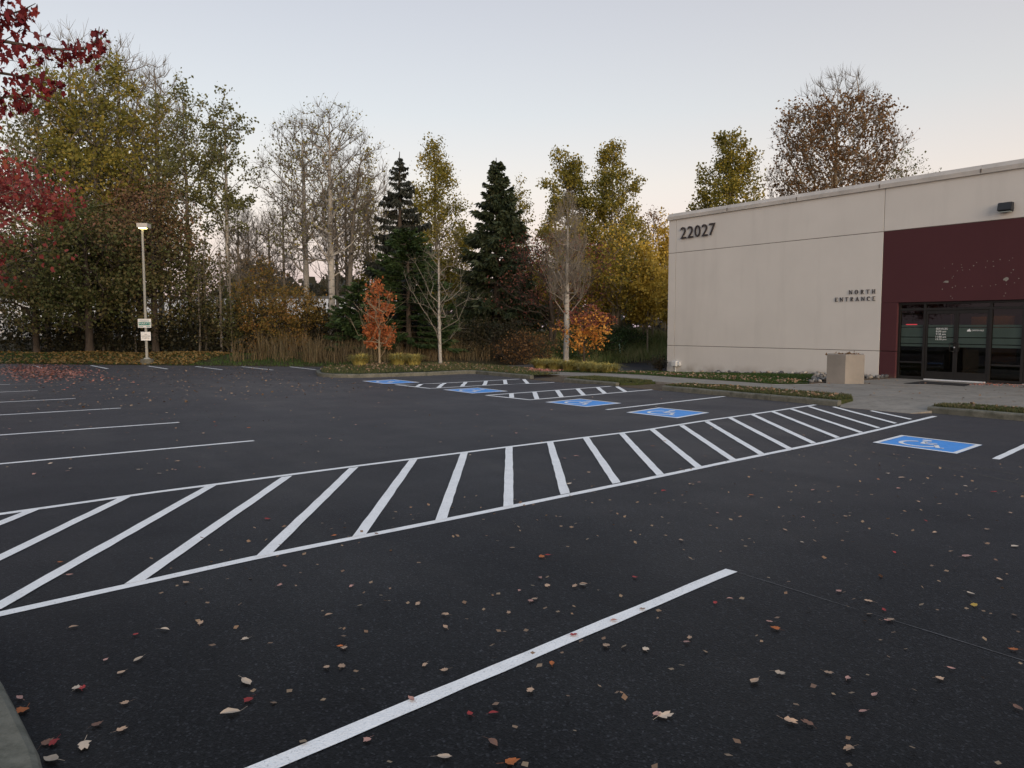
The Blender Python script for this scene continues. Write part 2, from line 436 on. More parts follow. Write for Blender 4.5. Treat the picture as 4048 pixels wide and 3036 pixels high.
L['brown'] = mat_leaf('brown_leaves', [(0.098, 0.052, 0.021), (0.167, 0.086, 0.032), (0.218, 0.121, 0.048), (0.149, 0.115, 0.046)])
L['yellow'] = mat_leaf('golden_leaves', [(0.25, 0.185, 0.036), (0.42, 0.29, 0.046), (0.54, 0.36, 0.056), (0.30, 0.24, 0.052)])
L['wine'] = mat_leaf('wine_red_leaves', [(0.098, 0.037, 0.030), (0.172, 0.057, 0.046), (0.230, 0.081, 0.055), (0.138, 0.075, 0.040)])
L['orange'] = mat_leaf('orange_red_leaves', [(0.24, 0.062, 0.028), (0.36, 0.105, 0.040), (0.44, 0.165, 0.055), (0.28, 0.068, 0.034)], 0.35, 2.0)
L['amber'] = mat_leaf('amber_leaves', [(0.36, 0.10, 0.035), (0.52, 0.215, 0.045), (0.64, 0.32, 0.065), (0.68, 0.38, 0.085)], 0.35, 1.6)
L['crimson'] = mat_leaf('crimson_maple_leaves', [(0.115, 0.018, 0.020), (0.20, 0.036, 0.034), (0.28, 0.062, 0.054), (0.36, 0.11, 0.042)], 0.35, 0.9)
L['darkred'] = mat_leaf('dark_red_maple_leaves', [(0.075, 0.010, 0.014), (0.13, 0.014, 0.018), (0.20, 0.022, 0.024), (0.24, 0.05, 0.022)], 0.35, 0.9)
L['shrub_olive'] = mat_leaf('autumn_shrub_leaves', [(0.083, 0.072, 0.020), (0.138, 0.105, 0.024), (0.209, 0.127, 0.033), (0.275, 0.116, 0.035)], 0.3, 0.8)
L['fir'] = mat_leaf('fir_needles', [(0.018, 0.036, 0.012), (0.032, 0.058, 0.019), (0.054, 0.082, 0.026)], 0.1, 0.9)
L['spruce'] = mat_leaf('spruce_needles', [(0.016, 0.021, 0.016), (0.029, 0.033, 0.025), (0.044, 0.044, 0.034)], 0.05, 0.9)
L['cedar'] = mat_leaf('cedar_sprays', [(0.016, 0.026, 0.014), (0.028, 0.041, 0.020), (0.044, 0.058, 0.027), (0.064, 0.062, 0.028)], 0.1, 0.8)
L['far'] = mat_leaf('far_wood_leaves', [(0.030, 0.030, 0.018), (0.050, 0.046, 0.026), (0.060, 0.050, 0.034)], 0.2, 0.08)
L['green_bush'] = mat_leaf('green_bush_leaves', [(0.020, 0.042, 0.012), (0.040, 0.072, 0.020), (0.060, 0.090, 0.028)], 0.25, 1.0)

rng = np.random.default_rng(7)

# ------------------------------------------------------------------ ground and asphalt
LOT = [(-47, -60), (60, -60), (60, 40), (-22.4, 40), (-22.4, 75), (-28.9, 75), (-28.9, 30), (-29.6, 25), (-30.3, 18.3), (-30.3, 14.2), (-34.6, 9.9), (-43, 1.5), (-47, -3)]
LP = np.array(LOT, float)
def sdist(px, py):
    """signed distance to the asphalt outline, + outside"""
    px, py = np.asarray(px, float), np.asarray(py, float)
    d = np.full(px.shape, 1e9); inside = np.zeros(px.shape, bool)
    for i in range(len(LP)):
        a, b = LP[i], LP[(i + 1) % len(LP)]
        e = b - a; w = np.stack([px - a[0], py - a[1]], -1)
        t = np.clip((w @ e) / (e @ e), 0, 1)[..., None]
        d = np.minimum(d, np.linalg.norm(w - t * e, axis=-1))
        c = (a[1] > py) != (b[1] > py)
        with np.errstate(divide='ignore', invalid='ignore'):
            xi = (b[0] - a[0]) * (py - a[1]) / (b[1] - a[1] + 1e-12) + a[0]
        inside ^= c & (px < xi)
    return np.where(inside, -d, d)
def lot_z(t, n):
    return -0.20 * smooth01((n - 18.3) / 5.0) * smooth01((-19.0 - t) / 2.0)
def ground_z(px, py):
    s = sdist(px, py)
    z = np.clip(s * 0.11, -0.45, 0.36)
    base = np.vectorize(lot_z)(px, py)
    z = z + np.where(s < 3, base, 0)
    out = np.clip(s / 2.2, 0, 1)
    z = z + out * 0.85 * np.exp(-(((px + 32.5) / 5.0) ** 2 + ((py - 31) / 8.0) ** 2))
    z = z + out * 0.06 * np.sin(px * 0.9) * np.cos(py * 0.7)
    return z
gx = np.concatenate([[-1500, -700, -350, -200, -130], np.arange(-100, -18, 1.0), np.arange(-18, 66, 6.0), [90, 150, 300, 700, 1500]])
gy = np.concatenate([[-1500, -700, -350, -180, -110], np.arange(-80, -10, 5.0), np.arange(-10, 70, 1.0), [75, 85, 100, 130, 200, 350, 700, 1500]])
X, Y = np.meshgrid(gx, gy, indexing='ij')
Z = ground_z(X, Y)
nx, ny = X.shape
ii, jj = np.meshgrid(np.arange(nx - 1), np.arange(ny - 1), indexing='ij')
q = np.stack([ii * ny + jj, (ii + 1) * ny + jj, (ii + 1) * ny + jj + 1, ii * ny + jj + 1], -1).reshape(-1, 4)
tag(link_mesh('ground', mesh_np('ground', np.stack([X, Y, Z], -1).reshape(-1, 3), q), M['ground']), 'dark woodland floor and rough ground around the car park', kind='structure')

def tri_poly(name, poly, zf, mat, parent=None, cell=None):
    bm = bmesh.new()
    vs = [bm.verts.new((x, y, zf(x, y))) for x, y in poly]
    f = bm.faces.new(vs); bmesh.ops.triangulate(bm, faces=[f])
    for v in bm.verts: v.co.z = zf(v.co.x, v.co.y)
    for f in bm.faces:
        if f.normal.z < 0: f.normal_flip()
    me = bpy.data.meshes.new(name)
    if parent is not None: bmesh.ops.translate(bm, verts=bm.verts, vec=Vector(-OFF[parent.name]))
    bm.to_mesh(me); bm.free()
    return link_mesh(name, me, mat, parent)
lot = tri_poly('parking_lot', [(-47, -60), (60, -60), (60, 24.5), (-20, 18.3), (-30.3, 18.3), (-30.3, 14.2), (-34.6, 9.9), (-43, 1.5), (-47, -3)], lambda x, y: 0.0, M['asphalt'])
tag(lot, 'freshly resurfaced black asphalt car park with white and blue markings', kind='structure')
drive = grid('rear_driveway', list(np.linspace(-30.3, -18.6, 14)), list(np.linspace(18.32, 26, 12)) + [40, 75], lambda t, n: lot_z(t, n) - 0.002, M['asphalt_old'], None, 0)
tag(drive, 'older asphalt driveway passing behind the planting bed and the building', kind='structure')

# ------------------------------------------------------------------ painted markings (parts of the parking lot)
def stripe(name, p0, p1, w=0.092, z=0.004, mat=None, parent=lot, jit=0.004, ends=None):
    """painted line with slightly uneven edges; ends: optional end directions (vectors) for mitred ends"""
    p0, p1 = np.array(p0, float), np.array(p1, float)
    d = p1 - p0; Ln = np.linalg.norm(d); d /= Ln; s = np.array([-d[1], d[0]])
    n = max(2, int(Ln / 0.22) + 1)
    v, f = [], []
    for i in range(n):
        u = i / (n - 1)
        for k in (1, -1):
            off = s * k * (w / 2 + rng.uniform(-jit, jit))
            p = p0 + d * Ln * u + off
            if ends is not None:
                e = ends[0] if i == 0 else ends[1] if i == n - 1 else None
                if e is not None:
                    e = np.array(e, float); p = p0 + d * Ln * u + e * (k * (w / 2) / (e @ s))
            v.append((p[0], p[1], z + lot_z(p[0], p[1])))
    for i in range(n - 1): f.append((2 * i, 2 * i + 1, 2 * i + 3, 2 * i + 2))
    return obj(name, v, f, mat or M['white'], parent)
def poly_stripe(name, pts, w=0.092, z=0.004, parent=lot):
    pts = [np.array(p, float) for p in pts]
    v, f = [], []
    dense = []
    for a, b in zip(pts[:-1], pts[1:]):
        m = max(1, int(np.linalg.norm(b - a) / 0.25))
        dense += [a + (b - a) * i / m for i in range(m)]
    dense.append(pts[-1])
    for i, p in enumerate(dense):
        d = dense[min(i + 1, len(dense) - 1)] - dense[max(i - 1, 0)]; d /= np.linalg.norm(d); s = np.array([-d[1], d[0]])
        for k in (1, -1):
            o = p + s * k * (w / 2 + rng.uniform(-.003, .003)); v.append((o[0], o[1], z))
    for i in range(len(dense) - 1): f.append((2 * i, 2 * i + 1, 2 * i + 3, 2 * i + 2))
    return obj(name, v, f, M['white'], parent)
# the wide crossing to the entrance
UP = [(-8.05, -3.2), (-8.44, 0.25), (-8.60, 1.6), (-8.75, 3.93), (-8.86, 6.41), (-8.95, 9.2), (-9.18, 10.9), (-9.40, 13.3), (-9.64, 15.30)]
LO = [(-5.2, -3.2), (-5.48, 0.13), (-5.70, 1.73), (-5.88, 4.2), (-6.02, 5.9), (-6.21, 7.9), (-6.42, 10.4), (-6.70, 12.6), (-7.05, 15.22)]
hatch = poly_stripe('crossing_edge_line', UP)
tag(hatch, 'far edge line and bars of the long hatched crossing leading to the entrance')
tag(poly_stripe('crossing_edge_line', LO), 'near edge line of the long hatched crossing leading to the entrance')
def ix(path, n):
    for a, b in zip(path[:-1], path[1:]):
        if a[1] <= n <= b[1]: return a[0] + (b[0] - a[0]) * (n - a[1]) / (b[1] - a[1])
    return path[-1][0]
BARS = [((-8.50, 0.55), (-5.42, -1.55)), ((-8.54, 1.32), (-5.47, -0.72)), ((-8.57, 2.16), (-5.56, 0.08)), ((-8.6, 3.02), (-5.62, 0.9)), ((-8.66, 3.88), (-5.7, 1.8)), ((-8.72, 4.74), (-5.79, 2.63)), ((-8.79, 5.57), (-5.84, 3.45)),
        ((-8.83, 6.36), (-5.9, 4.24)), ((-8.85, 7.13), (-6.0, 5.04)), ((-8.88, 7.87), (-6.08, 5.85)), ((-8.90, 8.66), (-6.13, 6.6)), ((-8.93, 9.4), (-6.18, 7.34)), ((-9.0, 10.21), (-6.23, 8.08)), ((-9.1, 11.0), (-6.31, 8.78)),
        ((-9.21, 11.8), (-6.37, 9.5)), ((-9.30, 12.6), (-6.46, 10.24)), ((-9.36, 13.35), (-6.56, 11.05)), ((-9.42, 14.08), (-6.66, 11.9)), ((-9.49, 14.82), (-6.79, 12.68)), ((-9.15, 15.2), (-6.93, 13.52)), ((-8.27, 15.12), (-7.07, 14.34))]
for a, b in BARS: stripe('crossing_bar', a, b, 0.10, 0.007, parent=hatch, ends=((0.02, -1), (0.05, -1)))
# access aisles
def aisle(tip, t_end, b0, b_end, bars, label):
    v = [tip, t_end]
    o = poly_stripe('access_aisle_outline', [b_end, b0, tip, t_end], 0.10, 0.004); tag(o, label)
    for a, b in bars: stripe('aisle_bar', a, b, 0.12, 0.007, parent=o, ends=((0.02, -1), (0.02, -1)))
aisle((-20.26, 10.45), (-20.40, 15.1), (-18.47, 10.59), (-18.54, 15.1), [((-20.26, 11.35), (-19.16, 10.55)), ((-20.28, 12.15), (-18.46, 10.85)), ((-20.3, 12.93), (-18.47, 11.64)), ((-20.32, 13.72), (-18.49, 12.42)), ((-20.34, 14.47), (-18.55, 13.24)), ((-20.2, 15.15), (-18.6, 14.1))], 'hatched access aisle next to the grass island')
aisle((-15.82, 10.69), (-16.08, 15.2), (-14.24, 10.86), (-14.55, 15.3), [((-15.86, 11.49), (-14.9, 10.81)), ((-15.87, 12.25), (-14.25, 11.08)), ((-15.93, 13.07), (-14.33, 11.91)), ((-15.96, 13.83), (-14.38, 12.67)), ((-16.0, 14.61), (-14.42, 13.43)), ((-15.87, 15.24), (-14.5, 14.24))], 'hatched access aisle in the middle of the accessible stalls')
# stall lines
for k, (a, b) in enumerate([((-3.40, 4.41), (-2.85, 0.35)), ((-11.62, 3.58), (-11.5, -1.4)), ((-14.63, 3.18), (-14.6, -1.4)), ((-17.92, 2.74), (-17.9, -1.4)), ((-20.92, 2.23), (-20.9, -1.4)), ((-24.1, 1.68), (-24.1, -1.4)), ((-27.2, 1.2), (-27.2, -1.4)), ((-30.3, 0.9), (-30.3, -1.4)),
           ((-11.62, 10.87), (-12.12, 15.3)), ((-4.28, 10.95), (-5.0, 15.62)), ((-1.5, 10.95), (-2.1, 15.62)),
           ((-40.97, 2.72), (-37.5, 2.85)), ((-38.9, 4.81), (-35.44, 5.0)), ((-36.9, 6.8), (-33.8, 6.96)), ((-35.3, 8.42), (-31.89, 8.64)), ((-33.9, 10.0), (-30.5, 10.24)), ((-32.6, 11.68), (-29.7, 11.72))]):
    stripe('stall_line', a, b, 0.092 if k < 12 else 0.10)
for a, b in [((-28.0, 18.55), (-25.0, 18.62)), ((-28.2, 19.75), (-25.9, 19.75))]:
    stripe('stall_line', a, b, 0.10, 0.006, parent=drive)
# accessible stall symbols: blue panel with white border and seated wheelchair figure
def symbol(c, label):
    c = [np.array(p, float) for p in c]          # corners: left-near, left-far, right-far, right-near
    ux = ((c[3] - c[0]) + (c[2] - c[1])) / 2; uy = ((c[1] - c[0]) + (c[2] - c[3])) / 2; o = sum(c) / 4
    def P(x, y, z): p = o + ux * x + uy * y; return (p[0], p[1], z)
    bl = obj('accessible_symbol_panel', [P(-.5, -.5, .004), P(.5, -.5, .004), P(.5, .5, .004), P(-.5, .5, .004)], [(0, 1, 2, 3)], M['blue'], lot)
    tag(bl, label)
    b = 0.44
    v = [P(x, y, .008) for x, y in ((-.5, -.5), (.5, -.5), (.5, .5), (-.5, .5), (-b, -b), (b, -b), (b, b), (-b, b))]
    obj('border', v, [(0, 1, 5, 4), (1, 2, 6, 5), (2, 3, 7, 6), (3, 0, 4, 7)], M['white'], bl)
    vs, fs = [], []
    def seg(pts, w):
        n0 = len(vs)
        for i, p in enumerate(pts):
            a = np.array(pts[max(i - 1, 0)]); e = np.array(pts[min(i + 1, len(pts) - 1)]); d = e - a; d = d / np.linalg.norm(d); s = np.array([-d[1], d[0]]) * w / 2
            for k in (1, -1): vs.append(P(p[0] + s[0] * k, p[1] + s[1] * k, .008))
        for i in range(len(pts) - 1): fs.append((n0 + 2 * i, n0 + 2 * i + 1, n0 + 2 * i + 3, n0 + 2 * i + 2))
    arc = [(-.06 + .22 * math.cos(a), -.09 + .22 * math.sin(a)) for a in np.linspace(R_(112), R_(338), 18)]
    seg(arc, .055)
    seg([(-.07, .16), (-.045, -.03), (.13, -.03)], .06)         # back and thigh
    seg([(.115, -.015), (.205, -.235), (.27, -.215)], .055)      # shin and foot
    seg([(-.05, .075), (.10, .075)], .045)                       # arm
    n0 = len(vs)
    for i in range(14): vs.append(P(-.085 + .06 * math.cos(i * math.pi / 7), .27 + .06 * math.sin(i * math.pi / 7), .008))
    fs.append(tuple(range(n0, n0 + 14)))
    obj('wheelchair_figure', vs, fs, M['white'], bl)
symbol([(-22.6, 10.44), (-22.6, 11.63), (-21.0, 11.66), (-20.9, 10.48)], 'blue wheelchair symbol beside the grass island')
symbol([(-17.9, 10.65), (-17.84, 11.78), (-16.47, 11.81), (-16.4, 10.67)], 'blue wheelchair symbol between the two hatched aisles')
symbol([(-13.58, 10.79), (-13.72, 11.98), (-12.38, 12.03), (-12.25, 10.88)], 'blue wheelchair symbol right of the second aisle')
symbol([(-11.0, 10.82), (-11.25, 12.05), (-9.99, 12.14), (-9.74, 10.94)], 'blue wheelchair symbol just beyond the long crossing')
symbol([(-5.98, 11.0), (-6.12, 12.13), (-4.91, 12.08), (-4.77, 10.97)], 'blue wheelchair symbol on the near side of the long crossing')
# chalk snap line and pale tyre scuffs
stripe('chalk_line', (-3.34, 4.41), (-0.2, 4.46), 0.008, 0.003, M['chalk'], jit=0.004)
def scuff(pts, w):
    o = poly_stripe('tyre_scuff', pts, w, 0.0025); o.data.materials.clear(); o.data.materials.append(M['dustline'])
scuff([(-6.4, 10.25), (-5.35, 10.07), (-4.5, 9.81), (-3.85, 9.62), (-3.2, 9.42), (-2.0, 8.9)], 0.035)
scuff([(-5.2, 10.45), (-4.4, 10.22), (-3.7, 10.0), (-2.6, 9.7)], 0.03)
scuff([(-8.4, 8.2), (-7.6, 8.6), (-7.0, 9.3)], 0.02)

# ------------------------------------------------------------------ kerbs
def kerb_path(parent, pts, seg=2.4, h=0.13, w=0.15, side=1, mat=None, z0=0.0, gap=0.012):
    """kerb stones along a line; side=+1: body lies left of the walking direction, face on the right"""
    pts = [np.array(p, float) for p in pts]
    cum = [0]
    for a, b in zip(pts[:-1], pts[1:]): cum.append(cum[-1] + np.linalg.norm(b - a))
    def pt(s):
        s = max(0, min(cum[-1], s))
        for i in range(len(pts) - 1):
            if s <= cum[i + 1] + 1e-9: return pts[i] + (pts[i + 1] - pts[i]) * ((s - cum[i]) / max(1e-9, cum[i + 1] - cum[i]))
        return pts[-1]
    k = max(1, round(cum[-1] / seg)); sl = cum[-1] / k
    for i in range(k):
        s0, s1 = i * sl + gap / 2, (i + 1) * sl - gap / 2
        m = max(2, int((s1 - s0) / 0.35) + 1)
        v, f = [], []
        prof = [(0, -0.2), (0.0, h - 0.035), (0.012, h - 0.012), (0.035, h), (w - 0.02, h), (w, h - 0.02), (w, -0.2)]
        for j in range(m):
            s = s0 + (s1 - s0) * j / (m - 1); p = pt(s); d = pt(s + 0.15) - pt(s - 0.15); d /= np.linalg.norm(d); nn = np.array([-d[1], d[0]]) * side
            jz = rng.uniform(-.004, .004)
            for a, z in prof: v.append((p[0] + nn[0] * a, p[1] + nn[1] * a, z0 + z + (jz if z > 0 else 0)))
        K = len(prof)
        for j in range(m - 1):
            for c in range(K - 1): f.append((j * K + c, j * K + c + 1, (j + 1) * K + c + 1, (j + 1) * K + c))
        f.append(tuple(range(K))); f.append(tuple(range((m - 1) * K, m * K))[::-1])
        obj('kerb_stone', v, f, mat or M['kerb'], parent)
def arc_pts(cx, cy, r, a0, a1, n=8): return [(cx + r * math.cos(R_(a0 + (a1 - a0) * i / n)), cy + r * math.sin(R_(a0 + (a1 - a0) * i / n))) for i in range(n + 1)]
k1 = empty('kerb', (-16, 15.4, 0), 'concrete kerb along the accessible stalls, broken by two ramp gaps', kind='structure')
kerb_path(k1, [(-18.4, 15.38), (-16.05, 15.36)][::-1], side=-1)
kerb_path(k1, [(-14.25, 15.36), (-9.15, 15.36)], seg=1.7)
k2 = empty('kerb', (0, 15.7, 0), 'concrete kerb to the right of the entrance ramp', kind='structure')
kerb_path(k2, [(-7.45, 15.74), (16, 15.74)], seg=0.95 * 2)
ISL = [(-20.15, 15.38), (-23.55, 15.46)] + [(-23.85, 15.2)] + [(-23.75, 13.5), (-24.0, 12.0)] + arc_pts(-25.5, 11.7, 1.5, -8, -120, 8) + [(-27.3, 10.75), (-28.3, 11.5), (-29.2, 12.9), (-29.9, 14.6), (-30.1, 16.5)]
k3 = empty('kerb', (-25, 12, 0), 'curved concrete kerb round the grass island with the red sapling', kind='structure')
kerb_path(k3, ISL, seg=2.2, side=-1)
NEAR = [(-46, -1.6), (-6.6, -1.6), (-5.6, -0.9), (-4.9, -0.15), (-4.3, 0.08), (-3.3, 0.19)] + arc_pts(-3.05, -0.6, 0.80, 85, -10, 6) + [(-2.3, -3.4), (-3.2, -4.4)]
k4 = empty('kerb', (-4, 0, 0), 'concrete kerb of the planting strip at the lower left corner', kind='structure')
kerb_path(k4, NEAR, seg=2.4, side=-1)

# ------------------------------------------------------------------ lawns
def lawn_base(name, ts, ns, zf, label, mat='turf'):
    return tag(grid(name, ts, ns, zf, M[mat], None, 0.35), label, kind='structure')
def zisl(t, n): return 0.125 + 0.17 * math.exp(-(((t + 26.6) / 1.8) ** 2 + ((n - 13.3) / 2.0) ** 2))
isl_in = [(-20.15, 15.53), (-23.7, 15.61), (-24.0, 15.3), (-23.9, 13.5), (-24.15, 12.0)] + arc_pts(-25.5, 11.7, 1.35, -8, -120, 8) + [(-27.2, 10.92), (-28.2, 11.6), (-29.08, 12.96), (-29.76, 14.66), (-29.95, 16.5), (-29.6, 18.0), (-23.4, 17.9), (-22.5, 16.8), (-20.2, 16.7)]
def fan_lawn(name, poly, zf, label):
    """filled outline, cut into a fine grid so that it can swell"""
    bm = bmesh.new(); vs = [bm.verts.new((x, y, 0)) for x, y in poly]
    bm.faces.new(vs); bmesh.ops.triangulate(bm, faces=bm.faces[:])
    for _ in range(3): bmesh.ops.subdivide_edges(bm, edges=[e for e in bm.edges if e.calc_length() > 0.7], cuts=1, use_grid_fill=True); bmesh.ops.triangulate(bm, faces=bm.faces[:])
    for v in bm.verts: v.co.z = zf(v.co.x, v.co.y)
    for f in bm.faces:
        if f.normal.z < 0: f.normal_flip()
    me = bpy.data.meshes.new(name); bm.to_mesh(me); bm.free()
    return tag(link_mesh(name, me, M['turf']), label, kind='structure')
fan_lawn('grass_island', isl_in, zisl, 'turf of the kerbed island with the red sapling')
near_in = [(-46, -1.75), (-6.66, -1.75), (-5.72, -1.0), (-5.0, -0.28), (-4.35, -0.07), (-3.32, 0.04)] + arc_pts(-3.05, -0.6, 0.65, 85, -10, 6) + [(-2.45, -3.4), (-3.3, -4.4), (-46, -4.6)]
fan_lawn('planting_strip', near_in, lambda t, n: 0.12, 'turf of the planting strip at the lower left corner')
strip_z = lambda t, n: 0.13
lawn_base('grass_strip', [-18.4, -17.6, -16.8, -16.0, -15.7], lambda t: [15.52, 16.0, 16.64] if t < -15.9 else [15.9, 16.2, 16.64], strip_z, 'short grass strip between the two ramp gaps')
lawn_base('grass_strip', [-14.5, -14.2, -13, -12, -11, -10, -9.6, -9.2], lambda t: ([15.9, 16.2, 16.64] if t < -14.3 else [15.52, 16.0, 16.64] if t < -9.5 else [15.54, 15.9, 16.3 if t < -9.3 else 16.05]), strip_z, 'leaf-strewn grass strip between kerb and pavement left of the ramp')
lawn_base('grass_strip', [-7.45, -7.1, -6, -4, -2, 0, 4, 8, 16], lambda t: ([15.92, 16.05, 16.3] if t < -7.2 else [15.9, 16.2, 16.64]), strip_z, 'grass strip right of the entrance ramp')
for t0, t1, lb in ((-20.15, -18.4, 'bare dirt in the kerb gap nearest the grass island'), (-16.0, -14.25, 'bare dirt in the kerb gap between the grass strips')):
    tag(grid('dirt_gap', [t0, (t0 + t1) / 2, t1], [15.3, 15.8, 16.64], lambda t, n: 0.012 + (n - 15.3) * 0.02, M['dirt'], None, 0.2), lb, kind='structure')
def walk_z(t, n): return 0.128 * smooth01((t + 24.0) / 6.0)
def lawn_z(t, n):
    u = smooth01((t + 22.4) / 9.0); w = (n - 18.6) / 5.6
    lo = walk_z(t, n) + 0.01; hi = -0.17 + 0.27 * u
    return lo + (hi - lo) * w
lawn_base('entrance_lawn', list(np.linspace(-22.9, -12.6, 22)), lambda t: list(np.linspace(18.62, 24.19 if t > -22.3 else 23.6, 9)), lawn_z, 'small sloping lawn between pavement and beige wall')

# pavement slabs
walk = empty('pavement', (-12, 17.6, 0), 'grey concrete pavement running along the front of the building', kind='structure')
def slab(parent, t0, t1, n0, n1, zf, g=0.011, depth=0.25, mat=None):
    c = [(t0 + g, n0 + g), (t1 - g, n0 + g), (t1 - g, n1 - g), (t0 + g, n1 - g)]
    v = [(x, y, zf(x, y)) for x, y in c] + [(x, y, zf(x, y) - depth) for x, y in c]
    return obj('paving_slab', v, [(0, 1, 2, 3), (0, 4, 5, 1), (1, 5, 6, 2), (2, 6, 7, 3), (3, 7, 4, 0)], mat or M['concrete'], parent)
t = -23.6
while t < 16:
    slab(walk, t, t + 1.8, 16.66, 18.6, lambda x, y: walk_z(x, y)); t += 1.8
plaza = empty('entrance_plaza', (-9, 21, 0), 'broad concrete apron in front of the entrance doors', kind='structure')
pz = lambda x, y: 0.128 - 0.028 * (y - 18.6) / 5.6
ts = [-12.55, -10.2, -7.5, -4.8, -2.1, 0.6, 3.3]
for a, b in zip(ts[:-1], ts[1:]):
    for c, d in ((18.6, 20.6), (20.6, 22.4), (22.4, 24.35)): slab(plaza, a, b, c, d, pz, 0.012)
ramp_o = obj('kerb_ramp', [(-9.05, 15.28, .006), (-7.55, 15.28, .006), (-6.95, 16.66, .126), (-9.75, 16.66, .126), (-9.05, 15.28, -.2), (-7.55, 15.28, -.2), (-6.95, 16.66, -.2), (-9.75, 16.66, -.2)],
             [(0, 1, 2, 3), (0, 4, 5, 1), (1, 5, 6, 2), (3, 7, 4, 0)], M['concrete'])
tag(ramp_o, 'worn concrete ramp from the hatched crossing up to the entrance', kind='structure')

# ------------------------------------------------------------------ building
bld = empty('commercial_building', (-13, 24.2, 0), 'beige tilt-up commercial building with maroon entrance bay', 'building')
F = 24.2
def panel(name, x, z, mat, proud=0.0, depth=0.16, bevel=0.008, y=F):
    return box(name, x, (y - proud, y + depth), z, mat, bld, bevel)
g = 0.009
XR = 14.0
box('backing_wall', (-22.17, -13.0), (F + 0.02, F + 0.3), (-0.8, 6.2), M['joint'], bld)
box('backing_wall', (-12.99, XR), (F + 0.02, F + 0.3), (2.56, 6.2), M['joint'], bld)
box('backing_wall', (-4.9, XR), (F + 0.02, F + 0.3), (-0.8, 2.55), M['joint'], bld)
rows = [(-0.8, 0.96), (0.96, 4.79), (4.79, 6.18)]
for x0, x1 in ((-22.2, -21.80), (-21.80, -13.03)):
    for z0, z1 in rows: panel('wall_panel', (x0 + g, x1 - g), (z0 + g, z1 - g), M['beige'])
panel('wall_panel', (-13.03 + g, -4.45), (4.79 + g, 6.18 - g), M['beige'])
for x0, x1 in ((-4.45, 4.8), (4.8, XR)):
    for z0, z1 in rows: panel('wall_panel', (x0 + g, x1 - g), (z0 + g, z1 - g), M['beige'])
tag(panel('maroon_panel', (-13.03 + g, -4.45), (2.51, 4.79 - g), M['maroon'], -0.004, 0.2), 'maroon painted panel over the entrance with chipped paint')
for x0, x1 in ((-13.03 + g, -12.50), (-5.0, -4.45)):
    panel('maroon_pier', (x0, x1), (0.96 + g, 2.508), M['maroon'], -0.004, 0.2)
    panel('maroon_pier', (x0, x1), (-0.8, 0.96 - g), M['maroon'], -0.004, 0.2)
box('side_wall', (-22.19, -21.9), (F + 0.3, 54), (-0.8, 6.2), M['beige'], bld)
box('side_wall', (XR - 0.3, XR), (F + 0.3, 54), (-0.8, 6.2), M['beige'], bld)
box('rear_wall', (-22.19, XR), (54.0, 54.3), (-0.8, 6.2), M['beige'], bld)
box('roof_deck', (-21.9, XR - 0.3), (F + 0.3, 54), (5.6, 5.75), M['roofing'], bld)
# metal coping in lengths with lapped seams
def coping(x0, x1):
    pr = [(-.045, 6.165), (-.045, 6.285), (.06, 6.42), (.36, 6.42), (.36, 6.18)]
    v = [(x, F + a, z) for x in (x0, x1) for a, z in pr]; K = len(pr)
    f = [(i, i + 1, K + i + 1, K + i) for i in range(K - 1)] + [tuple(range(K))[::-1], tuple(range(K, 2 * K)), (0, K, 2 * K - 1, K - 1)]
    obj('coping_length', v, f, M['coping'], bld)
    obj('coping_drip', [(x, F + a, z) for x in (x0, x1) for a, z in ((-.06, 6.15), (-.06, 6.172), (0.0, 6.172), (0.0, 6.15))], [(0, 1, 5, 4), (1, 2, 6, 5), (0, 4, 7, 3), (0, 3, 2, 1), (4, 5, 6, 7)], M['coping'], bld)
xs = [-22.26, -19.2, -16.2, -13.2, -10.2, -7.2, -4.2, -1.2, 1.8, 4.8, 7.8, 10.8, 14.05]
for a, b in zip(xs[:-1], xs[1:]):
    coping(a + .004, b - .004)
    if b < 14: box('seam_clip', (b - .02, b + .02), (F - .052, F + .1), (6.19, 6.30), M['joint'], bld)
v = [(-22.27, F + 0.36, 6.165), (-22.27, 54.3, 6.165), (-22.27, 54.3, 6.42), (-22.27, F + 0.36, 6.42), (-21.9, F + 0.36, 6.165), (-21.9, 54.3, 6.165), (-21.9, 54.3, 6.42), (-21.9, F + 0.36, 6.42)]
obj('coping_length', v, [(0, 1, 2, 3), (3, 2, 6, 7), (4, 7, 6, 5), (0, 4, 5, 1)], M['coping'], bld)
# chipped paint where old sign letters were torn off the maroon panel
chips = [(-11.04, 3.10, .10, .05), (-9.43, 3.09, .075, .065)]
cr_ = np.random.default_rng(3)
for px, pz_ in [(-11.12, 3.51), (-10.89, 3.62), (-10.64, 3.58), (-10.62, 3.50), (-10.60, 3.42), (-10.74, 3.41), (-10.40, 3.42), (-10.30, 3.53), (-10.22, 3.62), (-9.93, 3.64), (-9.97, 3.46), (-9.78, 3.62), (-9.76, 3.48), (-9.6, 3.66), (-9.36, 3.62), (-9.28, 3.68), (-9.25, 3.35), (-9.3, 3.27), (-10.85, 3.25), (-10.88, 3.2), (-11.15, 2.88), (-10.86, 2.92), (-10.78, 2.96), (-10.5, 2.9), (-10.3, 2.93), (-10.05, 2.93), (-9.82, 2.92), (-9.68, 2.95), (-9.4, 2.95), (-9.2, 2.98), (-10.85, 2.6), (-10.9, 2.66), (-9.45, 2.62), (-9.42, 2.7), (-9.1, 3.1), (-8.9, 3.4), (-8.6, 3.3)]:
    chips.append((px, pz_, cr_.uniform(.010, .022), cr_.uniform(.010, .022)))
mp = [o for o in bld.children if o.name.startswith('maroon_panel')][0]
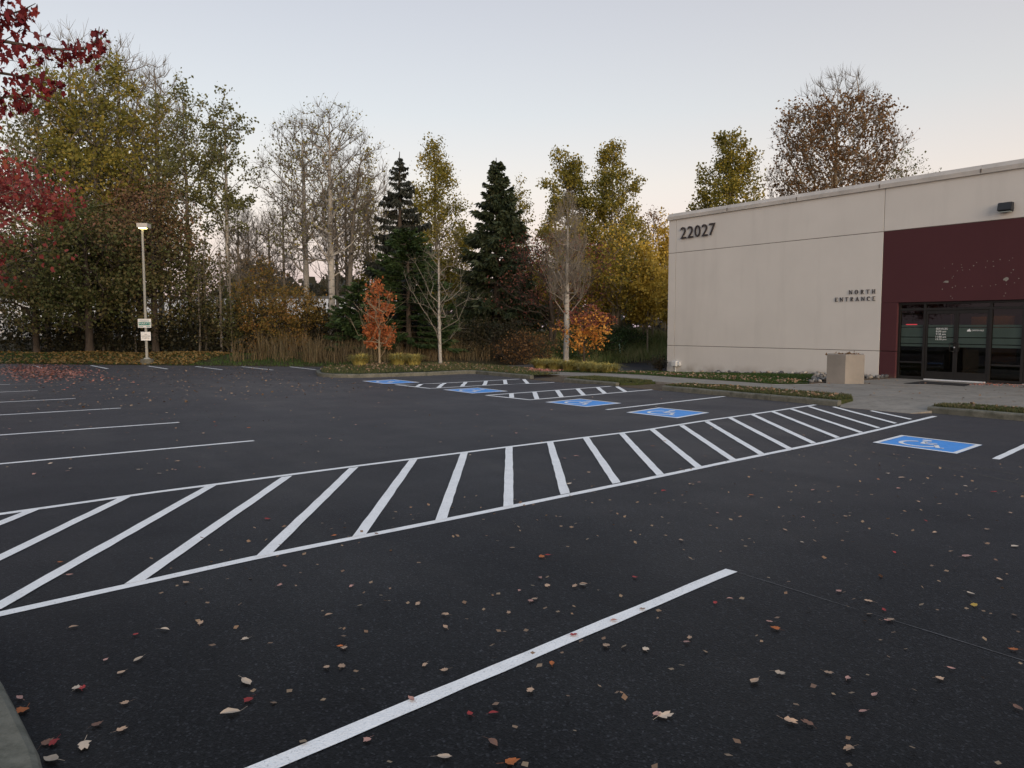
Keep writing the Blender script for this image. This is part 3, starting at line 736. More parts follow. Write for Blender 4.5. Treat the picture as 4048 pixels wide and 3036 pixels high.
for px, pz_, a, b in chips:
    n = 9; r = cr_.uniform(.55, 1.15, n)
    v = [(px + a * r[i] * math.cos(2 * math.pi * i / n), F + 0.0015, pz_ + b * r[i] * math.sin(2 * math.pi * i / n)) for i in range(n)]
    obj('paint_chip', v, [tuple(range(n))[::-1]], M['chip'], mp)
# lettering --------------------------------------------------------------
def text_mesh(s, size, extrude):
    cu = bpy.data.curves.new('t', 'FONT'); cu.body = s; cu.size = size; cu.extrude = extrude; cu.resolution_u = 3
    o = bpy.data.objects.new('t', cu); C.objects.link(o)
    bpy.context.view_layer.update()
    me = bpy.data.meshes.new_from_object(o.evaluated_get(bpy.context.evaluated_depsgraph_get()))
    bpy.data.objects.remove(o); bpy.data.curves.remove(cu)
    co = np.empty(len(me.vertices) * 3); me.vertices.foreach_get('co', co); co = co.reshape(-1, 3)
    return me, co
def wall_text(name, s, x0, x1, z0, z1, y, depth, mat, parent):
    """one string fitted to a box on the wall (facing -Y)"""
    me, co = text_mesh(s, 1.0, 0.1)
    lo, hi = co.min(0), co.max(0)
    out = np.empty_like(co)
    out[:, 0] = x0 + (co[:, 0] - lo[0]) / (hi[0] - lo[0]) * (x1 - x0)
    out[:, 2] = z0 + (co[:, 1] - lo[1]) / (hi[1] - lo[1]) * (z1 - z0)
    out[:, 1] = y - (co[:, 2] - lo[2]) / (hi[2] - lo[2]) * depth
    if parent is not None: out -= OFF[parent.name]
    me.vertices.foreach_set('co', out.astype(np.float32).ravel()); me.materials.clear(); me.update()
    return link_mesh(name, me, mat, parent)
for i, ch in enumerate('22027'):
    x0 = -21.52 + i * 0.367
    wall_text('house_numeral', ch, x0, x0 + 0.30, 5.33, 5.80, F - 0.025, 0.035, M['numeral'], bld)
# serif capitals drawn as thick and thin strokes
GL = {
 'N': ([(0.08, 0, 0.08, 1, .07), (0.08, 1, .72, 0, .15), (.72, 0, .72, 1, .07)], [(0, .18, 0), (-.02, .16, 1), (.62, .84, 1)], .80),
 'R': ([(.12, 0, .12, 1, .14), (.12, .97, .38, .97, .06), (.12, .48, .38, .48, .06), (.36, .46, .70, 0, .14)], [(0, .26, 0), (0, .2, 1), (.6, .8, 0)], .74),
 'T': ([(.35, 0, .35, 1, .14), (0, .96, .70, .96, .07), (.02, .82, .02, 1, .05), (.68, .82, .68, 1, .05)], [(.22, .48, 0)], .70),
 'H': ([(.12, 0, .12, 1, .14), (.68, 0, .68, 1, .14), (.12, .5, .68, .5, .06)], [(0, .24, 0), (0, .24, 1), (.56, .8, 0), (.56, .8, 1)], .80),
 'E': ([(.12, 0, .12, 1, .14), (.12, .96, .58, .96, .07), (.12, .5, .48, .5, .06), (.12, .04, .60, .04, .07), (.57, .82, .57, 1, .05), (.59, 0, .59, .2, .05)], [(0, .24, 0), (0, .24, 1)], .62),
 'A': ([(.06, 0, .38, 1, .06), (.36, 1, .72, 0, .15), (.18, .36, .58, .36, .06)], [(-.04, .16, 0), (.6, .84, 0)], .78),
 'O': ([], [], .80), 'C': ([], [], .72)}
def letter(ch, x0, z0, h, parent):
    st, se, wd = GL[ch]
    v, f = [], []
    def quad(pts):
        n = len(v)
        for p in pts: v.append((x0 + p[0] * h, F - 0.030, z0 + p[1] * h))
        for p in pts: v.append((x0 + p[0] * h, F - 0.004, z0 + p[1] * h))
        f.extend([(n, n + 1, n + 2, n + 3), (n, n + 4, n + 5, n + 1), (n + 1, n + 5, n + 6, n + 2), (n + 2, n + 6, n + 7, n + 3), (n + 3, n + 7, n + 4, n)])
    for a, b, c, d, w in st:
        w *= .66
        if abs(d - b) > 1e-6: quad([(a - w / 2, b), (a + w / 2, b), (c + w / 2, d), (c - w / 2, d)])
        else: quad([(a, b - w / 2), (c, b - w / 2), (c, b + w / 2), (a, b + w / 2)])
    for a, b, z in se: quad([(a, z - (0 if z == 0 else .05)), (b, z - (0 if z == 0 else .05)), (b, z + (.05 if z == 0 else 0)), (a, z + (.05 if z == 0 else 0))])
    def ring(cx, cz, rx, rz, a0, a1, thick):
        A = np.linspace(R_(a0), R_(a1), 17)
        for p, q_ in zip(A[:-1], A[1:]):
            wi = lambda t_: thick * (.45 + .55 * abs(math.cos(t_)))
            quad([(cx + rx * math.cos(p), cz + rz * math.sin(p)), (cx + rx * math.cos(q_), cz + rz * math.sin(q_)), (cx + (rx - wi(q_)) * math.cos(q_), cz + (rz - wi(q_) * .6) * math.sin(q_)), (cx + (rx - wi(p)) * math.cos(p), cz + (rz - wi(p) * .6) * math.sin(p))])
    if ch == 'O': ring(.4, .5, .42, .52, 0, 360, .16)
    if ch == 'C': ring(.4, .5, .42, .52, 48, 312, .16); quad([(.62, .68), (.68, .68), (.68, .92), (.62, .92)])
    if ch == 'R': ring(.36, .73, .28, .27, -90, 90, .13)
    return obj('sign_letter', v, f, M['numeral'], parent)
def word(s, x0, x1, z0, h):
    wd = sum(GL[c][2] for c in s) * h; gap = (x1 - x0 - wd) / (len(s) - 1)
    x = x0
    for c in s: letter(c, x, z0, h, bld); x += GL[c][2] * h + gap
word('NORTH', -14.13, -13.23, 2.825, 0.135)
word('ENTRANCE', -14.62, -13.23, 2.595, 0.135)

# storefront -------------------------------------------------------------
SY = F + 0.10                                    # face of the frames
def bar(name, x, z, parent=bld, y0=SY, y1=SY + 0.10): return box(name, x, (y0, y1), z, M['bronze'], parent, 0.004)
Z0 = 0.10
bar('frame_header', (-12.498, -5.0), (2.44, 2.508))
bar('frame_rail', (-12.44, -5.06), (2.25, 2.32), y0=SY + .003)
for x in (-12.47, -11.69, -9.81, -8.96, -7.1, -5.03): bar('frame_post', (x - .035, x + .035), (Z0, 2.44))
for x0, x1 in ((-12.43, -11.73), (-9.77, -9.0), (-7.06, -5.07)):
    bar('frame_rail', (x0, x1), (Z0, Z0 + .09), y0=SY + .003); bar('frame_rail', (x0, x1), (0.61, 0.655), y0=SY + .003)
def pane(x, z, parent=bld, y=SY + 0.05, mat=None): return box('glass_pane', x, (y, y + 0.008), z, mat or M['glass'], parent)
for x0, x1 in ((-12.43, -11.73), (-11.65, -9.85), (-9.77, -9.0), (-8.92, -7.14), (-7.06, -5.07)): pane((x0 + .002, x1 - .002), (2.325, 2.435))
BANDS = [(1.13, 1.208), (1.232, 1.408), (1.432, 1.718), (1.742, 1.80)]
def films(parent, x0, x1):
    for a, b in BANDS: box('frosted_strip', (x0, x1), (SY + 0.046, SY + 0.049), (a, b), M['film'], parent)
for x0, x1 in ((-12.43, -11.73), (-9.77, -9.0), (-7.06, -5.07)):
    p = pane((x0 + .002, x1 - .002), (0.657, 2.248)); films(p, x0 + .01, x1 - .01)
    pane((x0 + .002, x1 - .002), (Z0 + .092, 0.608))
def door(x0, x1, hinge, label):
    bm = bmesh.new()
    for a, b, c, d in ((x0, x0 + .06, Z0 + .02, 2.24), (x1 - .06, x1, Z0 + .02, 2.24), (x0 + .06, x1 - .06, Z0 + .02, Z0 + .27), (x0 + .06, x1 - .06, 2.14, 2.24)):
        add_box(bm, (a, b), (SY + .02, SY + .065), (c, d), 0.003)
    d = bm_obj('door', bm, M['bronze'], bld); tag(d, label)
    p = pane((x0 + .062, x1 - .062), (Z0 + .272, 2.138), d, SY + .042)
    for a, b in BANDS: box('frosted_strip', (x0 + .07, x1 - .07), (SY + 0.036, SY + 0.039), (a, b), M['film'], d)
    hx = x1 - .03 if hinge == 'L' else x0 + .03
    bm = bmesh.new(); s = -1 if hinge == 'L' else 1
    pts = [(hx, SY + .02, 1.27), (hx, SY - .05, 1.27), (hx + s * .10, SY - .05, 1.25), (hx + s * .10, SY - .05, 1.02), (hx, SY - .05, 1.0), (hx, SY + .02, 1.0)]
    for a, b in zip(pts[:-1], pts[1:]): cyl(bm, a, b, .012, .012, 8)
    bm_obj('handle', bm, M['bronze'], d, True)
    return d
dl = door(-11.65, -10.762, 'L', 'left glass entrance door with white service times')
dr = door(-10.758, -9.85, 'R', 'right glass entrance door with small white logo')
door(-8.92, -8.035, 'L', 'next glass door further along the storefront'); door(-8.03, -7.14, 'R', 'last glass door of the storefront')
bm = bmesh.new(); cyl(bm, (-10.79, SY + .021, 1.12), (-10.79, SY + .005, 1.12), .022, .022, 14); bm_obj('lock_cylinder', bm, M['metal'], dl, True)
for x0, x1 in ((-11.62, -9.88), (-8.9, -7.16)): box('threshold', (x0, x1), (SY - .06, SY + .12), (Z0 - .02, Z0 + .035), M['alu'], bld, 0.004)
LZ = SY + .034
for i, (s, w) in enumerate((('SERVICES', .335), ('8:00 am', .295), ('9:30 am', .285), ('11:00 am', .30), ('12:30 pm', .31))):
    z = 1.655 - i * .082
    wall_text('lettering', s, -11.345, -11.345 + w, z, z + .058, LZ, .002, M['glasstext'], dl)
wall_text('lettering', 'CANYON HILLS', -10.325, -9.995, 1.615, 1.662, LZ, .002, M['glasstext'], dr)
obj('mountain_logo', [(-10.46, LZ - .001, 1.605), (-10.34, LZ - .001, 1.605), (-10.385, LZ - .001, 1.69), (-10.415, LZ - .001, 1.655), (-10.43, LZ - .001, 1.665)], [(0, 1, 2, 3, 4)], M['glasstext'], dr)
# lobby behind the glass
box('lobby_floor', (-15.9, -4.9), (F + 0.21, 31), (0.0, 0.09), M['lobbyfloor'], bld)
box('lobby_ceiling', (-15.9, -4.9), (F + 0.31, 31), (2.75, 2.85), M['interior'], bld)
box('lobby_wall', (-15.98, -15.9), (F + 0.31, 31), (0.0, 2.85), M['interior'], bld)
box('lobby_wall', (-4.9, -4.82), (F + 0.31, 31), (0.0, 2.85), M['interior'], bld)
box('lobby_wall', (-15.9, -4.9), (31, 31.1), (0.0, 2.85), M['interior'], bld)
def lobby(name, label, cat, *boxes):
    o = None
    bx0 = boxes[0]
    e_ = empty(name, ((bx0[1][0] + bx0[1][1]) / 2, (bx0[2][0] + bx0[2][1]) / 2, bx0[3][0]), label, cat)
    for nm, x, y, z, m in boxes: box(nm, x, y, z, M[m], e_, 0.01)
lobby('notice_board', 'tall narrow tan board standing behind the left entrance door', 'board', ('board', (-13.06, -12.79), (28.5, 28.56), (.25, 2.2), 'tan'), ('foot', (-13.06, -12.79), (28.4, 28.7), (.09, .25), 'bronze'))
lobby('reception_desk', 'dim reception desk deep behind the left entrance door', 'desk', ('desk_front', (-15.2, -13.3), (29.3, 29.4), (.09, 1.1), 'tan'), ('desk_top', (-15.3, -13.25), (29.2, 29.9), (1.1, 1.15), 'bronze'))
lobby('wall_art', 'orange lit panel behind the right entrance door', 'panel', ('panel', (-12.55, -12.05), (29.5, 29.55), (1.5, 2.1), 'orange_board'), ('frame', (-12.6, -12.0), (29.551, 29.6), (1.45, 2.15), 'bronze'))
lobby('wall_art', 'larger orange lit panel behind the right sidelight', 'panel', ('panel', (-11.82, -11.15), (29.5, 29.55), (1.4, 2.12), 'orange_board'), ('frame', (-11.87, -11.1), (29.551, 29.6), (1.35, 2.17), 'bronze'))
lobby('bench', 'low orange bench behind the right sidelight', 'bench', ('seat', (-11.9, -11.1), (29.1, 29.6), (.42, .55), 'orange_board'), ('backrest', (-11.9, -11.1), (29.61, 29.7), (.42, .98), 'orange_board'), ('base', (-11.8, -11.2), (29.15, 29.55), (.09, .42), 'bronze'))
e_ = empty('ceiling_light', (-11, 28.8, 2.7), 'warm tube light under the lobby ceiling', 'lamp')
box('housing', (-12.6, -11.1), (28.9, 29.2), (2.66, 2.748), M['bronze'], e_); box('tube', (-12.5, -11.2), (28.98, 29.12), (2.61, 2.658), M['warm'], e_)
e_ = empty('exit_sign', (-13.17, 26.5, 1.7), 'small red lit exit sign seen through the left sidelight', 'sign')
box('housing', (-13.42, -12.92), (26.5, 26.55), (1.70, 1.88), M['black'], e_)
box('stem', (-13.2, -13.14), (26.51, 26.54), (1.88, 2.75), M['black'], e_)
box('lit_face', (-13.36, -12.98), (26.49, 26.498), (1.755, 1.835), M['red'], e_)
# wall light, outlet box, mat, planter -------------------------------------
e_ = empty('wall_light', (-9.48, F, 5.1), 'black wedge-shaped wall light above the maroon panel', 'light')
bm = bmesh.new()
pv = [(-9.66, F - .01, 4.98), (-9.30, F - .01, 4.98), (-9.30, F - .01, 5.24), (-9.66, F - .01, 5.24), (-9.66, F - .23, 5.02), (-9.30, F - .23, 5.02), (-9.30, F - .17, 5.24), (-9.66, F - .17, 5.24)]
vs = [bm.verts.new(p) for p in pv]
for f_ in ((0, 3, 2, 1), (4, 5, 6, 7), (0, 1, 5, 4), (2, 3, 7, 6), (0, 4, 7, 3), (1, 2, 6, 5)): bm.faces.new([vs[i] for i in f_])
bmesh.ops.bevel(bm, geom=bm.edges[:], offset=.012, segments=2, affect='EDGES')
bm_obj('housing', bm, M['black'], e_)
box('lens', (-9.62, -9.34), (F - .20, F - .05), (4.970, 4.985), M['signgrey'], e_)
e_ = empty('outlet_box', (-21.65, F, 0.1), 'white electrical box near the foot of the beige wall corner', 'utility box')
box('body', (-21.80, -21.55), (F - .17, F - .001), (.10, .33), M['boxgrey'], e_, .02); box('cover', (-21.79, -21.56), (F - .185, F - .17), (.115, .315), M['boxgrey'], e_, .006)
box('junction', (-21.545, -21.42), (F - .10, F - .001), (.13, .29), M['boxgrey'], e_, .015)
bm = bmesh.new(); cyl(bm, (-21.68, F - .05, -.3), (-21.68, F - .05, .10), .02, .02, 8); bm_obj('conduit', bm, M['boxgrey'], e_)
tag(prism('door_mat', [(-11.10, 22.0), (-9.45, 22.0), (-9.75, 23.3), (-11.25, 23.38)], .088, .122, M['mat'], None, .008), 'black entrance mat lying in front of the glass doors', 'door mat')
pc = (-12.16, 20.75); pr_ = .57
e_ = empty('planter', (pc[0], pc[1], .05), 'hexagonal concrete planter standing at the corner of the apron', 'planter')
bm = bmesh.new()
ang = [R_(-59.7 + 60 * i) for i in range(6)]
def hexr(r, z): return [bm.verts.new((pc[0] + r * math.cos(a), pc[1] + r * math.sin(a), z)) for a in ang]
def circ(r, z):
    out = []
    for i in range(24):
        a = ang[0] + 2 * math.pi * i / 24; out.append(bm.verts.new((pc[0] + r * math.cos(a), pc[1] + r * math.sin(a), z)))
    return out
h0, h1, h2 = hexr(pr_, .0), hexr(pr_, .945), hexr(pr_ - .02, .965)
for a, b in ((h0, h1), (h1, h2)):
    for i in range(6): bm.faces.new((a[i], a[(i + 1) % 6], b[(i + 1) % 6], b[i]))
c1, c2 = circ(.40, .962), circ(.37, .84)
for i in range(6):
    j = i * 4
    bm.faces.new((h2[i], h2[(i + 1) % 6], c1[(j + 4) % 24], c1[j + 3], c1[j + 2], c1[j + 1], c1[j]))
for i in range(24): bm.faces.new((c1[i], c1[(i + 1) % 24], c2[(i + 1) % 24], c2[i]))
bm_obj('tub', bm, M['planter'], e_)
v = [(pc[0], pc[1], .90)] + [(pc[0] + .38 * math.cos(R_(15 * i)), pc[1] + .38 * math.sin(R_(15 * i)), .86 + .02 * rng.uniform()) for i in range(24)]
obj('soil', v, [(0, i + 1, (i + 1) % 24 + 1) for i in range(24)], M['soil'], e_)
lv, lq = rand_leaves(rng, np.array([pc[0], pc[1], .95]) + rng.normal(size=(60, 3)) * np.array([.16, .16, .03]), .07, .4)
link_mesh('withered_plant', mesh_np('withered_plant', lv - OFF[e_.name], lq), L['brown'], e_)

# river stones along the foot of the wall
def stone_edge(t): return min(23.85, 19.6 + max(0.0, -12.6 - t) * 1.75)
bed = grid('stone_bed', list(np.linspace(-20.4, -12.56, 30)), lambda t: list(np.linspace(stone_edge(t), 24.19, 5)), lambda t, n: lawn_z(max(t, -22), n) + 0.02, M['soil'], None, .2)
tag(bed, 'bed of river stones along the wall beside the planter', kind='structure')
stone_me = []
for k in range(7):
    bm = bmesh.new(); bmesh.ops.create_icosphere(bm, subdivisions=1, radius=1.0)
    sc = np.array([rng.uniform(.8, 1.2), rng.uniform(.6, .9), rng.uniform(.45, .7)])
    for v_ in bm.verts: v_.co = Vector(np.array(v_.co) * sc * rng.uniform(.85, 1.12))
    me = bpy.data.meshes.new('stone'); bm.to_mesh(me); bm.free()
    for p in me.polygons: p.use_smooth = True
    c_ = [(.16, .15, .14), (.30, .28, .25), (.10, .10, .105), (.22, .20, .17), (.42, .39, .34), (.07, .07, .07), (.26, .22, .18)][k]
    me.materials.append(simple('river_stone', c_, .75, .25, 14)); stone_me.append(me)
cnt = 0
while cnt < 270:
    if cnt < 95: tt = rng.uniform(-20.6, -13.2); nn = 24.18 - abs(rng.normal(0, .16)) - .04
    else:
        tt = rng.uniform(-15.0, -12.6); nn = rng.uniform(19.6, 24.12)
        if nn < stone_edge(tt) or math.hypot(tt - pc[0], nn - pc[1]) < .60: continue
    o = bpy.data.objects.new('stone', stone_me[rng.integers(7)]); C.objects.link(o); o.parent = bed
    r = rng.uniform(.045, .105)
    o.location = (tt, nn, lawn_z(tt, nn) + .03 + r * rng.uniform(.1, .55)); o.scale = (r, r, r); o.rotation_euler = (rng.uniform(-.5, .5), rng.uniform(-.5, .5), rng.uniform(0, 6.3))
    cnt += 1

# ------------------------------------------------------------------ light pole and its signs
px_, py_ = -38.08, 6.98
lp = empty('light_pole', (px_, py_, 0), 'grey square light pole with lit box lamp on concrete foot', 'lamp post')
bm = bmesh.new(); cyl(bm, (px_, py_, -.3), (px_, py_, .27), .29, .285, 20); bm_obj('concrete_foot', bm, M['kerb'], lp)
bm = bmesh.new(); cyl(bm, (px_, py_, .27), (px_, py_, .33), .16, .10, 12); bm_obj('base_plate', bm, M['polegrey'], lp)
rz = R_(54)
def rbox(name, c, half, mat, parent, rot=0.0, bev=.0):
    bm = bmesh.new(); add_box(bm, (-half[0], half[0]), (-half[1], half[1]), (-half[2], half[2]), bev)
    bmesh.ops.rotate(bm, verts=bm.verts, cent=(0, 0, 0), matrix=Matrix.Rotation(rot, 3, 'Z')); bmesh.ops.translate(bm, verts=bm.verts, vec=c)
    return bm_obj(name, bm, mat, parent)
bm = bmesh.new(); cyl(bm, (px_, py_, .30), (px_, py_, 6.12), .062, .048, 8); bm_obj('pole', bm, M['polegrey'], lp)
hd = rbox('lamp_head', (px_ + .04, py_ + .06, 6.29), (.23, .27, .095), M['lampgrey'], lp, rz + R_(8), .012)
rbox('lens', (px_ + .05, py_ + .01, 6.178), (.15, .12, .016), M['lens'], hd, rz + R_(8), .008)
# signs face the camera side of the lot
def sign(name, label, w, z0, z1, dx=0.0):
    fx, fy = .8092, -.5875                       # outward face direction
    rx, ry = .5875, .8092                        # sign's right
    e = empty(name, (px_ + fx * .07, py_ + fy * .07, z0), label, 'sign')
    def P(a, z, d): return (px_ + fx * (.075 + d) + rx * (a + dx), py_ + fy * (.075 + d) + ry * (a + dx), z)
    def rect(nm, a0, a1, b0, b1, d, mat, par, th=.002):
        v = [P(a, z, k) for k in (d - th, d) for a, z in ((a0, b0), (a1, b0), (a1, b1), (a0, b1))]
        return obj(nm, v, [(4, 5, 6, 7), (0, 3, 2, 1), (0, 1, 5, 4), (1, 2, 6, 5), (2, 3, 7, 6), (3, 0, 4, 7)], mat, par)
    pn = rect('panel', -w / 2, w / 2, z0, z1, 0.0, M['signwhite'], e, .006)
    def txt(s, a0, a1, b0, b1, d, mat):
        me, co = text_mesh(s, 1.0, .05); lo, hi = co.min(0), co.max(0); out = np.empty_like(co)
        a = a0 + (co[:, 0] - lo[0]) / (hi[0] - lo[0]) * (a1 - a0); z = b0 + (co[:, 1] - lo[1]) / (hi[1] - lo[1]) * (b1 - b0); k = d + (co[:, 2] - lo[2]) / (hi[2] - lo[2]) * .002
        out[:, 0] = px_ + fx * (.075 + k) + rx * (a + dx); out[:, 1] = py_ + fy * (.075 + k) + ry * (a + dx); out[:, 2] = z
        out -= OFF[e.name]; me.vertices.foreach_set('co', out.astype(np.float32).ravel()); me.materials.clear(); me.update()
        return link_mesh('lettering', me, mat, pn)
    return e, pn, rect, txt
e, pn, rect, txt = sign('business_sign', 'green and white sign above the smaller sign on light pole', .60, 1.70, 2.10, -.02)
for z in (2.05, 2.015, 1.985): rect('fine_print', -.22, .22, z - .008, z + .008, .002, M['signgrey'], pn)
rect('green_banner', -.27, .27, 1.805, 1.955, .002, M['signgreen'], pn)
txt("MARY'S", -.245, .245, 1.845, 1.935, .004, M['signwhite'])
rect('green_rule', -.27, -.06, 1.735, 1.760, .002, M['signgreen'], pn); rect('green_rule', .06, .27, 1.735, 1.760, .002, M['signgreen'], pn)
e, pn, rect, txt = sign('parking_sign', 'white no commuter parking sign low on the light pole', .45, 1.115, 1.51, .02)
txt('NO', -.055, .055, 1.375, 1.415, .002, M['signblack']); txt('COMMUTER', -.195, .195, 1.295, 1.335, .002, M['signblack']); txt('PARKING', -.15, .15, 1.21, 1.25, .002, M['signblack'])

# ------------------------------------------------------------------ trees
def tubes(p0, p1, r0, r1, sides):
    d = nrm(p1 - p0); ref = np.where(np.abs(d[:, 2:3]) > .9, np.array([[1.0, 0, 0]]), np.array([[0, 0, 1.0]]))
    a = nrm(np.cross(d, ref)); b = np.cross(d, a)
    th = np.arange(sides) * 2 * np.pi / sides
    ring = a[:, None, :] * np.cos(th)[None, :, None] + b[:, None, :] * np.sin(th)[None, :, None]
    v = np.concatenate([p0[:, None] + ring * r0[:, None, None], p1[:, None] + ring * r1[:, None, None]], 1)
    n = len(p0); k = np.arange(sides); k2 = (k + 1) % sides
    base = (np.arange(n) * 2 * sides)[:, None, None]
    q = np.stack([k, k2, k2 + sides, k + sides], -1)[None] + base
    return v.reshape(-1, 3), q.reshape(-1, 4)

PROF = {
    'oval': lambda u: np.sqrt(np.clip(1 - (2 * u - .9) ** 2 / 1.25, 0.02, 1)),
    'round': lambda u: np.sqrt(np.clip(1 - (2 * u - .95) ** 2 / 1.12, 0.02, 1)),
    'cone': lambda u: np.clip(1.08 - u, .06, 1) ** .8,
    'spire': lambda u: np.clip(np.minimum(.55 + 1.4 * u, 1.25 * (1.03 - u)), .06, 1),
    'vase': lambda u: np.clip(.25 + 1.15 * u ** .8, .1, 1) * np.sqrt(np.clip(1 - np.clip(u - .55, 0, 1) ** 2 / .23, .03, 1)),
    'flame': lambda u: np.clip(np.minimum(.45 + 2.6 * u, 1.0) * 1.18 * np.clip(1.02 - u, 0.004, 1) ** .62, .05, 1)}

def grow(rg, H, cb, R, prof='oval', nt=260, asc=.9, r_base=.15, r_tip=.012, wob=.02, lobes=.28, stems=1, spread=.12, bias=.5, step=.55, droop=0.0, lean=(0, 0)):
    """limbs grown towards points spread through the crown; returns node positions, parents, radii, tip indices"""
    cap = 60 + nt * 9 + stems * 60
    pos = np.zeros((cap, 3)); par = -np.ones(cap, int); n = 0
    for s in range(stems):
        az = rg.uniform(0, 6.28); sp = spread * (1 if stems > 1 else 0) * rg.uniform(.4, 1.2)
        k = max(4, int(H * (.97 if stems == 1 else rg.uniform(.5, .85)) / step)); hh = H * (.97 if stems == 1 else rg.uniform(.55, .9))
        off = np.cumsum(rg.normal(0, wob, (k + 1, 2)), 0) * step; off -= off[0]
        for i in range(k + 1):
            u = i / k
            pos[n] = (off[i, 0] + math.cos(az) * sp * hh * u + lean[0] * u * u * H + (rg.uniform(-.1, .1) if stems > 1 and i == 0 else 0), off[i, 1] + math.sin(az) * sp * hh * u + lean[1] * u * u * H, u * hh)
            par[n] = n - 1 if i else -1; n += 1
    ph = rg.uniform(0, 6.28, 6)
    u = rg.uniform(0, 1, nt * 3)
    keep = rg.uniform(0, 1, nt * 3) < PROF[prof](u) ** 1.6 + .05
    u = u[keep][:nt]; m = len(u)
    az = rg.uniform(0, 2 * np.pi, m)
    lob = 1 + lobes * (np.sin(3 * az + ph[0] + 5 * u) * .5 + np.sin(2 * az + ph[1] - 9 * u) * .5 + .5 * np.sin(17 * u + ph[2] + az))
    rho = R * PROF[prof](u) * lob * rg.uniform(.02, 1, m) ** bias
    tx = np.stack([rho * np.cos(az), rho * np.sin(az), cb + (H - cb) * u], 1)
    tx[:, 0] += lean[0] * (tx[:, 2] / H) ** 2 * H; tx[:, 1] += lean[1] * (tx[:, 2] / H) ** 2 * H
    tips = []
    for i in np.argsort(rho):
        t = tx[i]; d = t - pos[:n]; dist = np.linalg.norm(d, axis=1); dh = np.hypot(d[:, 0], d[:, 1])
        cost = dist + .75 * np.abs(d[:, 2] - asc * dh) + np.where(d[:, 2] < -.1, 2.0 * (asc > 0), 0)
        j = int(np.argmin(cost)); L_ = dist[j]
        k = int(max(1, min(5, L_ / step)))
        ctrl = (pos[j] + t) / 2 + rg.normal(0, .07, 3) * L_ + np.array([0, 0, (-.13 + droop) * L_])
        pj = j; a0 = pos[j].copy()
        for s in range(1, k + 1):
            w = s / k
            pos[n] = a0 * (1 - w) ** 2 + ctrl * 2 * w * (1 - w) + t * w * w; par[n] = pj; pj = n; n += 1
        tips.append(n - 1)
    pos, par = pos[:n], par[:n]
    cntv = np.zeros(n); cntv[tips] = 1
    for i in range(n - 1, -1, -1):
        if cntv[i] == 0: cntv[i] = .6
        if par[i] >= 0: cntv[par[i]] += cntv[i]
    top = max(cntv[par < 0].max(), 2)
    rad = r_tip * cntv ** (math.log(r_base / r_tip) / math.log(top))
    return pos, par, rad, np.array(tips)

def skeleton_mesh(name, rg, pos, par, rad, tips, twigs=0, twig_len=.5, twig_up=.5, twig_r=.006, flare=True):
    idx = np.where(par >= 0)[0]; pr = par[idx]
    big = {}
    for i in idx:
        if par[i] not in big or rad[i] > rad[big[par[i]]]: big[par[i]] = i
    main = np.array([big[par[i]] == i for i in idx])
    r0 = np.where(main, rad[pr], np.minimum(rad[pr], rad[idx] * 1.25)); r1 = rad[idx]
    if flare: r0 = r0 * np.where(pos[pr][:, 2] < .25, 1.35, 1.0)
    parts = []
    thick = np.maximum(r0, r1) > .035
    if thick.any(): tv = tubes(pos[pr][thick], pos[idx][thick], r0[thick], r1[thick], 7)
    else: tv = None
    if (~thick).any(): parts.append(tubes(pos[pr][~thick], pos[idx][~thick], r0[~thick], r1[~thick], 3))
    tw = None
    if twigs:
        src = np.concatenate([tips, idx[rad[idx] < .03]]); src = rg.choice(src, twigs)
        d = nrm(pos[src] - pos[par[src]]) * .7 + rg.normal(0, .55, (twigs, 3)) + np.array([0, 0, twig_up])
        ln = twig_len * rg.uniform(.4, 1.3, twigs)[:, None]
        mid = pos[src] + nrm(d) * ln * .5; d2 = nrm(d) + rg.normal(0, .25, (twigs, 3)) + np.array([0, 0, .25 * twig_up])
        end = mid + nrm(d2) * ln * .5
        rr = np.full(twigs, twig_r)
        parts.append(tubes(pos[src], mid, rr, rr * .8, 3)); parts.append(tubes(mid, end, rr * .8, rr * .35, 3))
        tw = np.concatenate([mid, end])
    thin = merge(parts)
    return tv, thin, tw

LOBE = np.array([(0, -.5), (.30, -.36), (.26, -.12), (.50, .06), (.24, .12), (.14, .30), (0, .56), (-.14, .30), (-.24, .12), (-.50, .06), (-.26, -.12), (-.30, -.36)])
def lobed(rg, cen, size):
    n = len(cen); a = rg.normal(size=(n, 3)) * .7; a[:, 2] -= 1.0; a = nrm(a); s = nrm(np.cross(a, rg.normal(size=(n, 3)))); nn = np.cross(a, s)
    sz = (size * rg.uniform(.6, 1.25, n))[:, None, None]
    k = len(LOBE)
    v = cen[:, None] + (a[:, None] * LOBE[None, :, 1:2] + s[:, None] * LOBE[None, :, 0:1] * rg.uniform(.55, 1, n)[:, None, None] + nn[:, None] * (np.abs(LOBE[None, :, 0:1]) * .45 + LOBE[None, :, 1:2] ** 2 * .5)) * sz
    return v.reshape(-1, 3), np.arange(n * k).reshape(-1, k)
